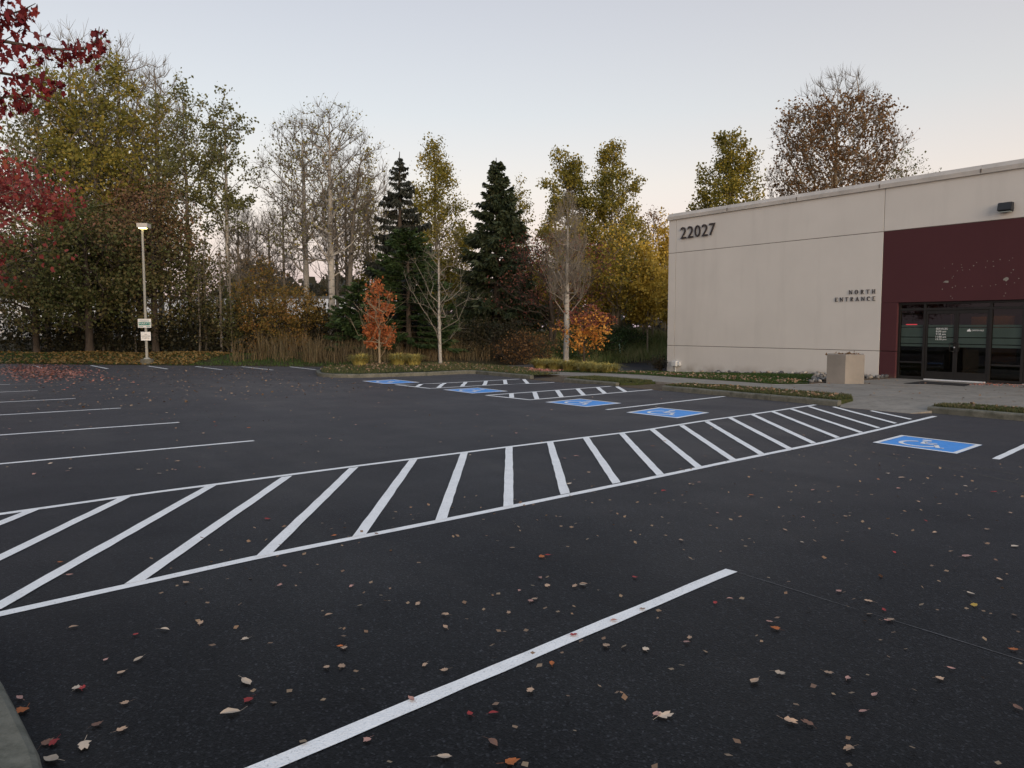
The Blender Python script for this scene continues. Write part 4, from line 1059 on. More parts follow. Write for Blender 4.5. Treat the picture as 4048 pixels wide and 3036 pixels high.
def tree(name, label, loc, seed, bark, leaf=None, H=10, cb=4, R=2, leaves=3000, size=.16, sig=.28, twigs=400, twig_len=.55, twig_up=.5, twig_r=.007, leafy=None, flat=0, cat='tree', group=None, aspect=.75, crown_name='crown', leaf2=None, split=None, fine=True, shape=None, twig=None, **kw):
    rg = np.random.default_rng(seed)
    e = empty(name, loc, label, cat, group)
    if fine: leaves = int(leaves * 1.5); size *= .72
    pos, par, rad, tips = grow(rg, H, cb, R, **kw)
    tv, thin, tw = skeleton_mesh('trunk', rg, pos, par, rad, tips, twigs, twig_len, twig_up, twig_r)
    if tv is not None: link_mesh('trunk', mesh_np('trunk', *tv, True), M[bark], e)
    link_mesh('branches', mesh_np('branches', *thin, True), M[twig or ('twig_brown' if bark in ('bark_pale', 'bark_grey') else bark)], e)
    if leaf and leaves:
        src = pos[tips] if tw is None else np.concatenate([pos[tips], tw])
        if leafy is not None: src = src[leafy(src, H, R, rg)]
        if len(src):
            # uneven clumps: some tips carry many leaves, some hardly any
            w = rg.gamma(.40, 1, len(src)); w /= w.sum()
            c = src[rg.choice(len(src), leaves, p=w)] + np.clip(rg.normal(0, 1, (leaves, 3)), -1.7, 1.7) * sig * np.array([1, 1, .8])
            if shape is not None:
                v, q = lobed(rg, c, size); link_mesh(crown_name, mesh_np(crown_name, v, q), L[leaf], e)
            elif split is None:
                v, q = rand_leaves(rg, c, size, .55, flat, aspect)
                link_mesh(crown_name, mesh_np(crown_name, v, q), L[leaf], e)
            else:
                s = split(c, H, rg)
                for part, lm in ((c[~s], leaf), (c[s], leaf2)):
                    if len(part):
                        v, q = rand_leaves(rg, part, size, .55, flat, aspect); link_mesh(crown_name, mesh_np(crown_name, v, q), L[lm], e)
    return e

def conifer(name, label, loc, seed, leaf, bark, H, R, cb=.5, droop=.5, n_whorl=5, dz=.32, hang=.32, spray=.07, dens=9, expo=.8, irregular=.3, outward=.4, clearing=0.0, tipup=.15):
    rg = np.random.default_rng(seed)
    e = empty(name, loc, label, 'tree')
    P0, P1, A, B = [], [], [], []
    k = int(H / .5)
    tz = np.linspace(0, H, k + 1); off = np.cumsum(rg.normal(0, .012, (k + 1, 2)), 0)
    tp = np.column_stack([off, tz]); rr = .02 + (.022 * H) * (1 - tz / H) ** .9
    P0.append(tp[:-1]); P1.append(tp[1:]); A.append(rr[:-1]); B.append(rr[1:])
    cen, al, nr, ln = [], [], [], []
    z = cb
    while z < H - .15:
        u = (z - cb) / (H - cb)
        for b in range(n_whorl):
            if rg.uniform() < clearing: continue
            az = rg.uniform(0, 6.283); Lb = (R * (1 - u) ** expo + .12) * rg.uniform(1 - irregular, 1 + irregular * .4)
            m = max(4, int(Lb / .22)); s = np.linspace(0, 1, m + 1)
            dd = droop * (1 - .55 * u) * rg.uniform(.7, 1.25)
            h = Lb * s; zz = z + Lb * (.16 * (1 - u) * s - dd * s ** 1.6 + tipup * s ** 4) + (.35 * Lb * u * s)
            c = np.array([math.cos(az), math.sin(az)])
            bend = rg.normal(0, .10) * Lb * s ** 2
            p = np.column_stack([c[0] * h - c[1] * bend, c[1] * h + c[0] * bend, zz]); p[:, :2] += np.array([np.interp(z, tz, off[:, 0]), np.interp(z, tz, off[:, 1])])
            r = (.006 + .010 * Lb) * (1 - s * .85)
            P0.append(p[:-1]); P1.append(p[1:]); A.append(r[:-1]); B.append(r[1:])
            nk = int(dens * Lb / .22) + 4
            w = rg.uniform(.10, 1.0, nk) ** .75; i0 = np.clip((w * m).astype(int), 0, m - 1); fr = (w * m - i0)[:, None]
            base = p[i0] * (1 - fr) + p[i0 + 1] * fr
            dirb = nrm(p[i0 + 1] - p[i0])
            sd = np.column_stack([-c[1] * np.ones(nk), c[0] * np.ones(nk), np.zeros(nk)]) * rg.choice([-1, 1], nk)[:, None]
            l = hang * rg.uniform(.5, 1.4, nk) * (.25 + .75 * np.clip(Lb / R, 0, 1) ** .7)
            a = dirb * outward + sd * rg.uniform(.1, .9, nk)[:, None] * (1 - droop * .35) + np.array([0, 0, -1]) * (droop * rg.uniform(.5, 1.5, nk))[:, None] + rg.normal(0, .12, (nk, 3))
            a = nrm(a)
            cen.append(base + a * l[:, None] * .5); al.append(a); nr.append(rg.normal(size=(nk, 3))); ln.append(l)
        z += dz * (1 - .45 * u) * rg.uniform(.8, 1.2)
    p0, p1, a, b = map(np.concatenate, (P0, P1, A, B))
    th = np.maximum(a, b) > .05
    v, q = merge([tubes(p0[x], p1[x], a[x], b[x], s) for x, s in ((th, 8), (~th, 3)) if x.any()])
    link_mesh('trunk', mesh_np('trunk', v, q, True), M[bark], e)
    cen, al, nr, ln = map(np.concatenate, (cen, al, nr, ln))
    nr = nr - al * np.sum(nr * al, 1, keepdims=True)
    v, q = kites(cen, al, nr, ln, spray * (.7 + .6 * np.random.default_rng(seed).uniform(size=len(ln))))
    link_mesh('crown', mesh_np('crown', v, q), L[leaf], e)
    return e

gz = lambda t, n: float(ground_z(np.array([t]), np.array([n]))[0]) - .03
def at(t, n): return (t, n, gz(t, n))
lower = lambda a, b=1.0: (lambda s, H, R, rg: s[:, 2] < H * (a + .12 * rg.normal(size=len(s))) * b)
inner = lambda a, zt: (lambda s, H, R, rg: (np.hypot(s[:, 0], s[:, 1]) < R * a * (1 + .2 * rg.normal(size=len(s)))) & (s[:, 2] < H * zt))

# left wood: tall cottonwoods, bare above and olive below
tree('cottonwood_tree', 'tall cottonwood with nearly bare top at the far left', at(-53.6, 6.2), 11, 'twig_tan', 'greyolive', H=19.1, cb=6.5, R=3.6, leaves=3600, size=.22, sig=.28, twigs=1700, twig_len=.9, twig_up=.9, twig_r=.012, nt=420, asc=1.3, r_base=.24, r_tip=.016, prof='oval', leafy=lower(.72))
tree('cottonwood_tree', 'bare-topped cottonwood behind the olive crown', at(-55.3, 9.0), 12, 'twig_tan', 'olive', H=19.3, cb=9, R=2.9, leaves=1800, size=.22, sig=.35, twigs=1700, twig_len=.9, twig_up=.9, twig_r=.012, nt=420, asc=1.3, r_base=.22, r_tip=.016, leafy=lower(.68))
tree('cottonwood_tree', 'slim bare cottonwood crown rising right of the olive one', at(-56.2, 11.3), 13, 'twig_tan', 'olive', H=19.0, cb=10, R=2.4, leaves=900, size=.2, sig=.3, twigs=1700, twig_len=.8, twig_up=.8, twig_r=.012, nt=380, asc=1.2, r_base=.2, r_tip=.016, leafy=lower(.72))
tree('cottonwood_tree', 'broad olive gold cottonwood, the densest crown on the left', at(-49.6, 6.7), 14, 'bark_grey', 'olive', H=16.7, cb=4.5, R=3.1, leaves=9500, size=.24, sig=.26, twigs=900, nt=460, asc=1.2, r_base=.24, r_tip=.014, prof='oval', lobes=.4)
tree('cottonwood_tree', 'grey olive cottonwood at the left edge of the wood', at(-51.6, 4.2), 15, 'twig_tan', 'greyolive', H=14.8, cb=4.5, R=3.6, leaves=5200, size=.22, sig=.26, twigs=1100, twig_up=.8, nt=420, asc=1.2, r_base=.22, r_tip=.014, lobes=.4)
tree('cottonwood_tree', 'young olive cottonwood between the dense crown and the thin trees', at(-48.4, 8.6), 16, 'bark_grey', 'olive', H=13.6, cb=4, R=2.3, leaves=4800, size=.21, sig=.26, twigs=700, nt=330, asc=1.2, r_base=.17, r_tip=.012, lobes=.4)
tree('aspen_tree', 'thin leafy aspen standing left of the leaning pale trunk', at(-46.5, 10.9), 17, 'bark_grey', 'greyolive', H=15.0, cb=4.5, R=1.75, leaves=4600, size=.20, sig=.2, twigs=600, nt=300, asc=1.4, r_base=.13, r_tip=.011, lobes=.5, prof='oval')
tree('aspen_tree', 'slender aspen with long bare pale trunk, last of the left group', at(-44.2, 12.35), 18, 'bark_pale', 'greyolive', H=14.3, cb=6.4, R=1.3, leaves=3300, size=.19, sig=.18, twigs=400, nt=190, asc=1.3, r_base=.11, r_tip=.010, lobes=.5, prof='oval')
# left understory
tree('understory_tree', 'dark green broad understory tree at the left edge', at(-48.0, 3.4), 21, 'bark_dark', 'understory', H=7.0, cb=1.2, R=2.9, leaves=7800, size=.19, sig=.32, twigs=300, nt=320, asc=.5, r_base=.16, prof='round', lobes=.35)
tree('understory_tree', 'large dark understory tree left of the light pole', at(-45.4, 5.6), 22, 'bark_dark', 'understory', H=7.9, cb=1.5, R=3.0, leaves=8000, size=.19, sig=.32, twigs=300, nt=360, asc=.5, r_base=.20, prof='round', lobes=.35)
tree('understory_tree', 'rust-topped understory tree behind the lamp head', at(-43.9, 8.5), 23, 'bark_dark', 'understory', leaf2='rusty', split=lambda c, H, rg: (c[:, 2] > 6.0 + rg.normal(0, .9, len(c))), H=8.4, cb=1.5, R=2.7, leaves=6800, size=.18, sig=.32, twigs=500, nt=360, asc=.6, r_base=.18, prof='round', lobes=.35)
tree('understory_tree', 'small olive understory tree right of the light pole', at(-43.6, 10.9), 24, 'bark_dark', 'understory', H=5.2, cb=1.2, R=1.8, leaves=3000, size=.17, sig=.3, twigs=400, nt=220, asc=.7, r_base=.11, prof='round', lobes=.4)
tree('understory_tree', 'dim understory tree deep behind the light pole', at(-48.6, 7.0), 25, 'bark_dark', 'understory', H=8.0, cb=1.5, R=3.2, leaves=4500, size=.22, sig=.36, twigs=300, nt=260, asc=.6, r_base=.18, prof='round', lobes=.35)
tree('understory_tree', 'rusty understory crown between the cottonwood trunks', at(-46.6, 8.4), 26, 'bark_dark', 'rusty', H=9.2, cb=4.0, R=2.2, leaves=3200, size=.19, sig=.34, twigs=700, nt=240, asc=.7, r_base=.14, prof='round', lobes=.4)
# middle: bare trees
tree('alder_tree', 'half-bare pale alder, left of the two tall bare trees', at(-42.5, 16.3), 31, 'bark_pale', 'greyolive', H=13.1, cb=5.2, R=2.6, leaves=1500, size=.16, sig=.22, twigs=1800, twig_len=.7, twig_up=.45, twig_r=.009, nt=380, asc=1.0, r_base=.17, r_tip=.012, prof='oval', lobes=.4)
tree('birch_tree', 'tall half-bare pale birch, right of the two bare trees', at(-36.9, 15.5), 32, 'bark_pale', 'olive', H=12.5, cb=4.6, R=2.35, leaves=1100, size=.14, sig=.2, twigs=2200, twig_len=.6, twig_up=.55, twig_r=.008, nt=430, asc=1.15, r_base=.17, r_tip=.011, prof='round', lobes=.35)
tree('birch_tree', 'leaning second stem beside the pale birch', at(-37.0, 16.4), 33, 'bark_grey', None, H=10.5, cb=5, R=1.6, leaves=0, twigs=900, twig_len=.6, twig_r=.008, nt=200, asc=.9, r_base=.13, r_tip=.010, lean=(.05, .06))
for k, (t_, n_, H_, cb_, R_c, lf, lab) in enumerate([(-46.8, 13.8, 8.3, 3.6, 1.2, None, 'bare sapling just right of the slender aspen'), (-48.5, 14.9, 8.5, 3.6, 1.3, None, 'bare grey sapling against the pink sky'), (-47.2, 16.7, 10.2, 4.0, 1.6, 'brown', 'thin bare tree left of the pale alder'),
                                            (-43.0, 19.0, 11.5, 4.5, 1.7, None, 'thin bare tree behind the pale birch'), (-49.7, 16.6, 9.0, 3.5, 1.5, None, 'slim bare tree deep between sapling and alder'), (-41.6, 17.8, 9.5, 4.0, 1.5, None, 'twiggy bare tree between alder and birch'), (-40.2, 20.2, 9.8, 3.5, 1.6, None, 'twiggy bare tree left of the drooping spruce')]):
    tree('bare_tree', lab, at(t_, n_), 40 + k, 'bark_grey' if k % 2 else 'twig_tan', lf, H=H_, cb=cb_, R=R_c, leaves=300 if lf else 0, size=.14, twigs=1100, twig_len=.7, twig_up=.8, twig_r=.008, nt=200, asc=1.2, r_base=.10, r_tip=.010, lobes=.4)
tree('poplar_tree', 'narrow yellowish poplar left of the drooping spruce', at(-46.0, 21.8), 48, 'bark_grey', 'poplar', H=12.4, cb=3.5, R=1.0, leaves=3000, size=.18, sig=.22, twigs=300, nt=170, asc=2.2, r_base=.10, prof='flame')
# conifers
conifer('spruce_tree', 'dark drooping spruce with ragged arms', at(-35.8, 18.8), 51, 'spruce', 'bark_dark', 10.4, 2.9, cb=1.0, droop=.62, n_whorl=5, dz=.40, hang=.55, spray=.10, dens=17, expo=.98, irregular=.5, outward=.1, clearing=.15, tipup=.24)
conifer('fir_tree', 'dense young green fir in front of the drooping spruce', at(-32.0, 17.2), 52, 'fir', 'bark_dark', 6.1, 2.3, cb=.75, droop=.34, n_whorl=9, dz=.24, hang=.32, spray=.10, dens=15, expo=.58, irregular=.35, outward=.9)
conifer('fir_tree', 'low dark fir spreading left of the young green fir', at(-34.0, 15.6), 53, 'fir', 'bark_dark', 3.6, 1.7, cb=.4, droop=.35, n_whorl=8, dz=.26, hang=.30, spray=.10, dens=13, expo=.6, irregular=.4, outward=.8)
conifer('cedar_tree', 'broad dark green cedar, the largest evergreen', at(-34.5, 24.0), 54, 'cedar', 'bark_dark', 10.2, 2.95, cb=.5, droop=.55, n_whorl=8, dz=.27, hang=.46, spray=.11, dens=18, expo=.92, irregular=.35, outward=.45, tipup=.28)
# poplars and companions
tree('poplar_tree', 'broad yellow-green poplar between spruce and cedar', at(-43.4, 25.4), 61, 'bark_grey', 'poplar', H=13.1, cb=2.5, R=2.5, leaves=17000, size=.18, sig=.27, twigs=700, nt=420, asc=1.6, r_base=.18, prof='flame', lobes=.3)
tree('birch_tree', 'small leafless white-barked birch in front of the cedar', at(-28.3, 16.75), 62, 'bark_pale', None, H=6.2, cb=1.7, R=1.35, leaves=0, twigs=420, twig_len=.5, twig_up=.6, twig_r=.004, nt=80, asc=1.25, r_base=.075, r_tip=.007, prof='oval', twig='twig_tan')
tree('poplar_tree', 'thin golden poplar peeping out right of the cedar', at(-41.8, 30.9), 63, 'bark_grey', 'poplar', H=11.4, cb=3, R=1.0, leaves=2800, size=.17, sig=.22, twigs=250, nt=150, asc=2.2, r_base=.10, prof='flame')
tree('poplar_tree', 'yellow-green poplar, left of the matching pair', at(-38.3, 32.3), 64, 'bark_grey', 'poplar', H=12.4, cb=2.5, R=2.4, leaves=17000, size=.19, sig=.24, twigs=600, nt=380, asc=1.8, r_base=.17, prof='flame', lobes=.35)
tree('poplar_tree', 'yellow-green poplar, right of the matching pair', at(-36.7, 34.6), 65, 'bark_grey', 'poplar', H=12.6, cb=2.5, R=2.5, leaves=18000, size=.19, sig=.24, twigs=600, nt=400, asc=1.8, r_base=.17, prof='flame', lobes=.35)
tree('birch_tree', 'leafless multi-stemmed birch behind the amber sapling', (-25.32, 21.3, -.05), 66, 'bark_pale', None, H=7.4, cb=2.9, R=1.05, leaves=0, twigs=2400, twig_len=.6, twig_up=1.2, twig_r=.0045, nt=210, asc=2.3, r_base=.12, r_tip=.007, prof='flame', lobes=.3, twig='twig_tan')
tree('crabapple_tree', 'wine red sparse tree spreading in front of the poplars', at(-31.2, 25.2), 67, 'bark_dark', 'wine', H=6.2, cb=1.6, R=2.8, leaves=2200, size=.13, sig=.3, twigs=1700, twig_len=.6, twig_up=.3, twig_r=.007, nt=320, asc=.6, r_base=.13, r_tip=.009, prof='round', lobes=.4, stems=3, spread=.18)
tree('golden_tree', 'golden yellow tree below the right poplar', at(-31.6, 30.2), 68, 'bark_tan', 'yellow', leaf2='poplar', split=lambda c, H, rg: rg.uniform(size=len(c)) < .5, H=6.6, cb=1.8, R=1.8, leaves=5200, size=.17, sig=.3, twigs=500, nt=280, asc=1.2, r_base=.12, prof='flame', lobes=.4, stems=2)
tree('golden_tree', 'low golden tree left of the amber sapling', at(-33.4, 28.2), 69, 'bark_tan', 'poplar', leaf2='yellow', split=lambda c, H, rg: rg.uniform(size=len(c)) < .4, H=4.6, cb=.5, R=2.0, leaves=5200, size=.16, sig=.3, twigs=400, nt=200, asc=1.0, r_base=.10, prof='round', lobes=.4, stems=3)
for k, (t_, n_, H_, R_c, lv_, lab) in enumerate([(-30.0, 31.1, 5.6, .75, 1500, 'yellow poplar sapling nearest the building corner'), (-31.2, 32.0, 5.0, .5, 700, 'second slim yellow sapling by the building corner'), (-33.2, 36.0, 7.6, .8, 1500, 'taller yellow sapling behind the slim ones'),
                                       (-29.8, 33.0, 4.8, .45, 600, 'leaning yellow sapling half hidden by the wall'), (-32.4, 31.3, 4.6, .4, 350, 'thin pole-like sapling among the yellow ones'), (-32.0, 33.6, 5.4, .45, 500, 'thin yellow sapling deep in the thicket'), (-33.8, 32.2, 5.0, .5, 450, 'thin sapling left of the yellow thicket'), (-31.4, 34.6, 5.2, .4, 350, 'pale pole sapling at the back of the thicket')]):
    tree('poplar_sapling', lab, at(t_, n_), 70 + k, 'bark_tan', 'yellow', H=H_, cb=1.6, R=R_c, leaves=lv_ * 2, size=.21, sig=.22, twigs=160, nt=80, asc=2.0, r_base=.05, r_tip=.007, prof='flame', lean=(rng.uniform(-.06, .06), rng.uniform(-.06, .06)))
tree('brown_tree', 'thin brown tree beside the building corner, far back', at(-39.3, 41.2), 80, 'bark_grey', 'brown', H=9.4, cb=2, R=1.7, leaves=2600, size=.17, sig=.3, twigs=900, nt=200, asc=1.4, r_base=.11, lobes=.4)
tree('brown_tree', 'twiggy brown tree hard against the building corner', at(-37.5, 43.0), 81, 'bark_grey', 'brown', H=8.4, cb=2, R=1.6, leaves=1600, size=.17, sig=.3, twigs=1200, nt=200, asc=1.3, r_base=.11, lobes=.4)
# behind the building
tree('poplar_tree', 'full yellow-green poplar rising behind the roof corner', at(-38.6, 48.9), 82, 'bark_grey', 'poplar', H=16.2, cb=4, R=3.5, leaves=20000, size=.24, sig=.30, twigs=500, nt=420, asc=2.0, r_base=.22, prof='flame', lobes=.3)
tree('cottonwood_tree', 'big round brown cottonwood towering above the roof', at(-36.7, 60.1), 83, 'bark_tan', 'brown', H=22.2, cb=6, R=5.5, leaves=14000, size=.27, sig=.40, twigs=6500, twig_len=.8, twig_up=.9, twig_r=.011, twig='twig_brown', nt=1100, asc=1.35, r_base=.36, r_tip=.016, prof='round', lobes=.07, bias=.42, leafy=inner(.8, .9))
tree('cottonwood_tree', 'small tree top just showing right of the round crown', at(-31.4, 61.5), 84, 'twig_tan', 'greyolive', H=14.9, cb=7, R=2.2, leaves=1600, size=.22, sig=.35, twigs=600, twig_len=.9, nt=160, asc=1.2, r_base=.18)
# saplings on the island and in the bed
tree('pear_sapling', 'orange-red leaved sapling on the grass island', (-26.62, 13.05, .20), 91, 'bark_tan', 'orange', H=3.05, cb=.85, R=.88, leaves=2800, size=.105, sig=.12, twigs=90, twig_len=.45, twig_up=.9, twig_r=.005, nt=120, asc=1.9, r_base=.045, r_tip=.006, prof='oval', leafy=lambda s, H, R, rg: np.hypot(s[:, 0], s[:, 1]) < .52, step=.3, aspect=.55, fine=False)
tree('maple_sapling', 'amber and orange leaved sapling by the pavement', (-22.76, 20.05, -.02), 92, 'bark_dark', 'amber', leaf2='wine', split=lambda c, H, rg: (c[:, 2] > 1.75 + .2 * rg.normal(size=len(c))) & (rg.uniform(size=len(c)) < .75), H=2.3, cb=.72, R=1.2, leaves=2200, size=.10, sig=.10, twigs=160, twig_len=.3, twig_r=.004, nt=150, asc=.9, r_base=.04, r_tip=.005, prof='vase', step=.25, stems=1, aspect=.6, fine=False)
# red maples along the planting strip (trunks stand left of the view)
tree('red_maple', 'crimson maple reaching in at the left edge', (-27.0, -2.6, .1), 95, 'bark_grey', 'crimson', H=7.4, cb=2.4, R=4.9, leaves=24000, size=.16, sig=.40, twigs=900, nt=420, asc=.5, r_base=.15, r_tip=.009, prof='round', lobes=.3, aspect=.85)
nm = tree('red_maple', 'dark red maple whose branch tips hang in the top left corner', (-10.5, -2.5, .1), 96, 'bark_grey', 'darkred', H=7.6, cb=3.3, R=3.0, leaves=3000, size=.10, sig=.13, twigs=500, twig_len=.5, twig_up=.0, nt=300, asc=.45, r_base=.13, r_tip=.007, prof='round', lobes=.3, fine=False, shape='lobed')
# its outer limbs, the longest one bending up at the tip
rgl = np.random.default_rng(9)
for LBp, nl in (([(-10.0, -1.6, 4.3), (-9.41, -.03, 4.6), (-9.44, .27, 4.6), (-9.5, .53, 4.64), (-9.44, .78, 4.62), (-9.4, 1.0, 4.63), (-9.37, 1.23, 4.67), (-9.36, 1.32, 4.76), (-9.39, 1.36, 4.86), (-9.44, 1.38, 4.96)], 190),
                ([(-10.0, -1.7, 4.0), (-9.25, -.14, 4.22), (-9.24, .21, 4.24), (-9.28, .5, 4.26), (-9.26, .69, 4.25), (-9.26, .86, 4.23), (-9.27, 1.02, 4.25)], 150),
                ([(-10.0, -1.6, 4.6), (-9.41, -.02, 4.88), (-9.41, .32, 4.87), (-9.5, .54, 4.9), (-9.51, .69, 4.99), (-9.55, .81, 5.1)], 190),
                ([(-10.0, -1.7, 3.7), (-9.44, -.06, 3.88), (-9.28, .32, 3.96), (-9.25, .53, 4.04), (-9.28, .66, 4.04), (-9.37, .71, 3.97)], 130)):
    LB = np.array(LBp) - OFF[nm.name]; m = len(LB) - 1
    rl = np.linspace(.026, .0035, m + 1)
    v, q = tubes(LB[:-1], LB[1:], rl[:-1], rl[1:], 5); link_mesh('limb', mesh_np('limb', v, q, True), M['bark_dark'], nm)
    u = m * (.12 + .88 * rgl.beta(1.5, 1.7, nl)); i0 = np.minimum(u.astype(int), m - 1); fr = (u - i0)[:, None]
    c = LB[i0] * (1 - fr) + LB[i0 + 1] * fr + rgl.normal(0, 1, (nl, 3)) * (np.array([.13, .13, .12]) * (1.15 - .9 * (u / m))[:, None]) - np.array([0, 0, .05])
    v, q = lobed(rgl, c, .09); link_mesh('limb_leaves', mesh_np('limb_leaves', v, q), L['darkred'], nm)
tree('red_maple', 'farther crimson maple beyond the left edge', (-38.0, -3.6, .1), 97, 'bark_grey', 'crimson', H=6.6, cb=1.8, R=2.6, leaves=6000, size=.17, sig=.3, twigs=400, nt=220, asc=.6, r_base=.13, r_tip=.009, prof='round', aspect=.85)

# shrubs
def shrub(lab, loc, seed, leaf, H, R, leaves, size=.12, bark='bark_dark', **kw):
    a = dict(nt=150, asc=.7, r_base=.04, r_tip=.006, prof='round', stems=6, spread=.35, twigs=250, twig_len=.35, sig=.2, step=.3); a.update(kw)
    return tree('shrub', lab, loc, seed, bark, leaf, H=H, cb=.15, fine=size > .06, R=R, leaves=leaves, size=size, cat='shrub', crown_name='foliage', **a)
shrub('orange-brown tall shrub left of the pale alder', at(-39.7, 12.7), 101, 'shrub_olive', 5.0, 1.35, 3600, .13, twigs=500)
shrub('olive and orange shrub behind the tall reeds', at(-37.4, 13.9), 102, 'shrub_olive', 3.3, 1.7, 5200, .12)
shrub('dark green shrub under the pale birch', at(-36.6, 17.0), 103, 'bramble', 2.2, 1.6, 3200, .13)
shrub('dull green shrub deep between the pole and the reeds', at(-41.6, 12.0), 104, 'understory', 3.0, 1.7, 3800, .13)
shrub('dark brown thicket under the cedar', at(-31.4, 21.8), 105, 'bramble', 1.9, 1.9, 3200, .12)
shrub('brown tangled shrub left of the birch foot', at(-29.0, 21.9), 106, 'brown', 1.6, 1.3, 1400, .11, twigs=600)
shrub('green bramble mound left of the yellow saplings', at(-30.6, 27.6), 107, 'green_bush', 1.1, 1.7, 3600, .10)
shrub('low green bramble by the rear driveway', at(-30.2, 25.2), 108, 'green_bush', .8, 1.5, 2600, .10)
shrub('dark clipped shrub at the building corner', (-22.75, 24.4, -.22), 109, 'bramble', .55, .42, 1100, .05, nt=60, sig=.08, twigs=40)
shrub('green bramble beside the rear bank', at(-30.9, 30.0), 110, 'green_bush', .9, 1.4, 2000, .10)

# ------------------------------------------------------------------ undergrowth, reeds, grass, far wood (uncountable)
def stuff(name, label, parts, mat, kind='stuff'):
    v, q = merge(parts)
    return tag(link_mesh(name, mesh_np(name, v, q), mat), label, kind=kind)
rg = np.random.default_rng(5)
def edge_pts(n, dmin, dmax, path=((-47.5, -2.5), (-43.6, 1.6), (-35.2, 9.9), (-31.0, 14.2), (-30.6, 19), (-30.2, 24))):
    """points scattered in a band behind the edge of the asphalt"""
    P = np.array(path, float); seg = np.linalg.norm(np.diff(P, axis=0), axis=1); cs = np.concatenate([[0], np.cumsum(seg)])
    s = rg.uniform(0, cs[-1], n); i = np.clip(np.searchsorted(cs, s) - 1, 0, len(P) - 2); w = ((s - cs[i]) / seg[i])[:, None]
    p = P[i] * (1 - w) + P[i + 1] * w; d = nrm(P[i + 1] - P[i]); nn = np.column_stack([-d[:, 1], d[:, 0]])
    return p + nn * rg.uniform(dmin, dmax, n)[:, None], s / cs[-1]
N = 30000
p, s = edge_pts(N, 4.6, 12.0)
hh = (1.9 + .5 * np.sin(p[:, 0] * 1.3) + .4 * np.sin(p[:, 1] * 1.9)) * rg.uniform(0, 1, N) ** .8
c = np.column_stack([p, ground_z(p[:, 0], p[:, 1]) + hh])
st, _ = edge_pts(2600, 4.4, 11)
b0 = np.column_stack([st, ground_z(st[:, 0], st[:, 1])]); b1 = b0 + np.column_stack([rg.normal(0, .35, (2600, 2)), rg.uniform(.8, 2.4, 2600)])
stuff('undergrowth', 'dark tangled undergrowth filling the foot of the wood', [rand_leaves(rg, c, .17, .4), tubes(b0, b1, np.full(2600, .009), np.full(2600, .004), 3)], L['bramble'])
STEMS = []
for k in range(16):                       # plain stems standing in the gloom of the wood
    p, _ = edge_pts(1, 5.0, 9.0, ((-47.5, -1), (-43.6, 2.2), (-37, 8.2)))
    STEMS.append(tree('wood_stem', 'thin grey stem in the dark foot of the left wood', at(p[0, 0], p[0, 1]), 300 + k, 'bark_grey', None, H=rg.uniform(4, 7), cb=2.5, R=.7, leaves=0, twigs=60, nt=20, r_base=rg.uniform(.04, .09), r_tip=.008, cat='tree', group='stems in the dark wood'))
# reeds and dry grass
def reeds(n, poly_fn, h, w, lean, mat, name, label, hv=.35):
    p = poly_fn(n); z = ground_z(p[:, 0], p[:, 1])
    v, q = blades(rg, np.column_stack([p, z - .02]), h, w, lean, hv)
    stuff(name, label, [(v, q)], mat)
def clumpy(fn):
    def f(n):
        c = fn(max(12, n // 14)); w = rg.gamma(.8, 1, len(c)); w /= w.sum()
        return c[rg.choice(len(c), n, p=w)] + rg.normal(0, .16, (n, 2))
    return f
def band(path, a, b): return lambda n: edge_pts(n, a, b, path)[0]
reeds(750, clumpy(band(((-36.2, 9.5), (-32.2, 13.6)), .4, 2.6)), 1.05, .024, 1.0, M['dry'], 'reeds', 'tall dry reeds at the edge of the car park', .55)
reeds(5200, clumpy(band(((-33.0, 12.4), (-31.0, 14.4), (-30.8, 18.6), (-30.0, 23.5), (-29.7, 26)), .4, 3.2)), .75, .022, .6, M['dry'], 'dry_grass', 'tall dry grass below the cedar', .5)
reeds(800, clumpy(band(((-31.0, 16.0), (-30.8, 18.6), (-30.0, 23.5)), 1.6, 4.0)), 1.25, .024, .8, M['dry'], 'reeds', 'taller dry stalks behind the dry grass under the cedar', .4)
reeds(24000, lambda n: np.column_stack([rg.uniform(-37.5, -29.1, n), rg.uniform(24, 38, n)]), .45, .028, .7, M['rough'], 'rough_grass', 'rough grass on the bank behind the driveway', .5)
# verge: turf, then autumn leaves
reeds(16000, band(((-47.5, -3.5), (-43.2, 1.4), (-34.7, 9.8), (-30.4, 14.1)), .05, 5.2), .09, .035, .7, M['grass_green'], 'verge_grass', 'mown grass verge along the far edge of the car park', .5)
def litter(n, pts, z, size, mat, name, label, flat=2.2):
    c = np.column_stack([pts, z + rg.uniform(.01, .05, n)])
    stuff(name, label, [rand_leaves(rg, c, size, .35, flat, .8)], mat)
n = 6000; p, s = edge_pts(n, .0, 4.6, ((-46, -2), (-43.2, 1.4), (-36.2, 8.3)))
keep = rg.uniform(size=n) < .35 + .65 * (s > .45); p = p[keep]
litter(len(p), p, ground_z(p[:, 0], p[:, 1]) + .04, .12, M['litter_gold'], 'leaf_litter', 'golden fallen leaves covering the verge round the light pole')
n = 2100; p = np.column_stack([rg.normal(-34.5, 3.4, n), rg.normal(2.6, .8, n)]); p = p[(sdist(p[:, 0], p[:, 1]) < -.1)]
litter(len(p), p, np.full(len(p), .004), .085, M['litter_pink'], 'leaf_litter', 'drift of pink fallen leaves on the far left asphalt', 4)
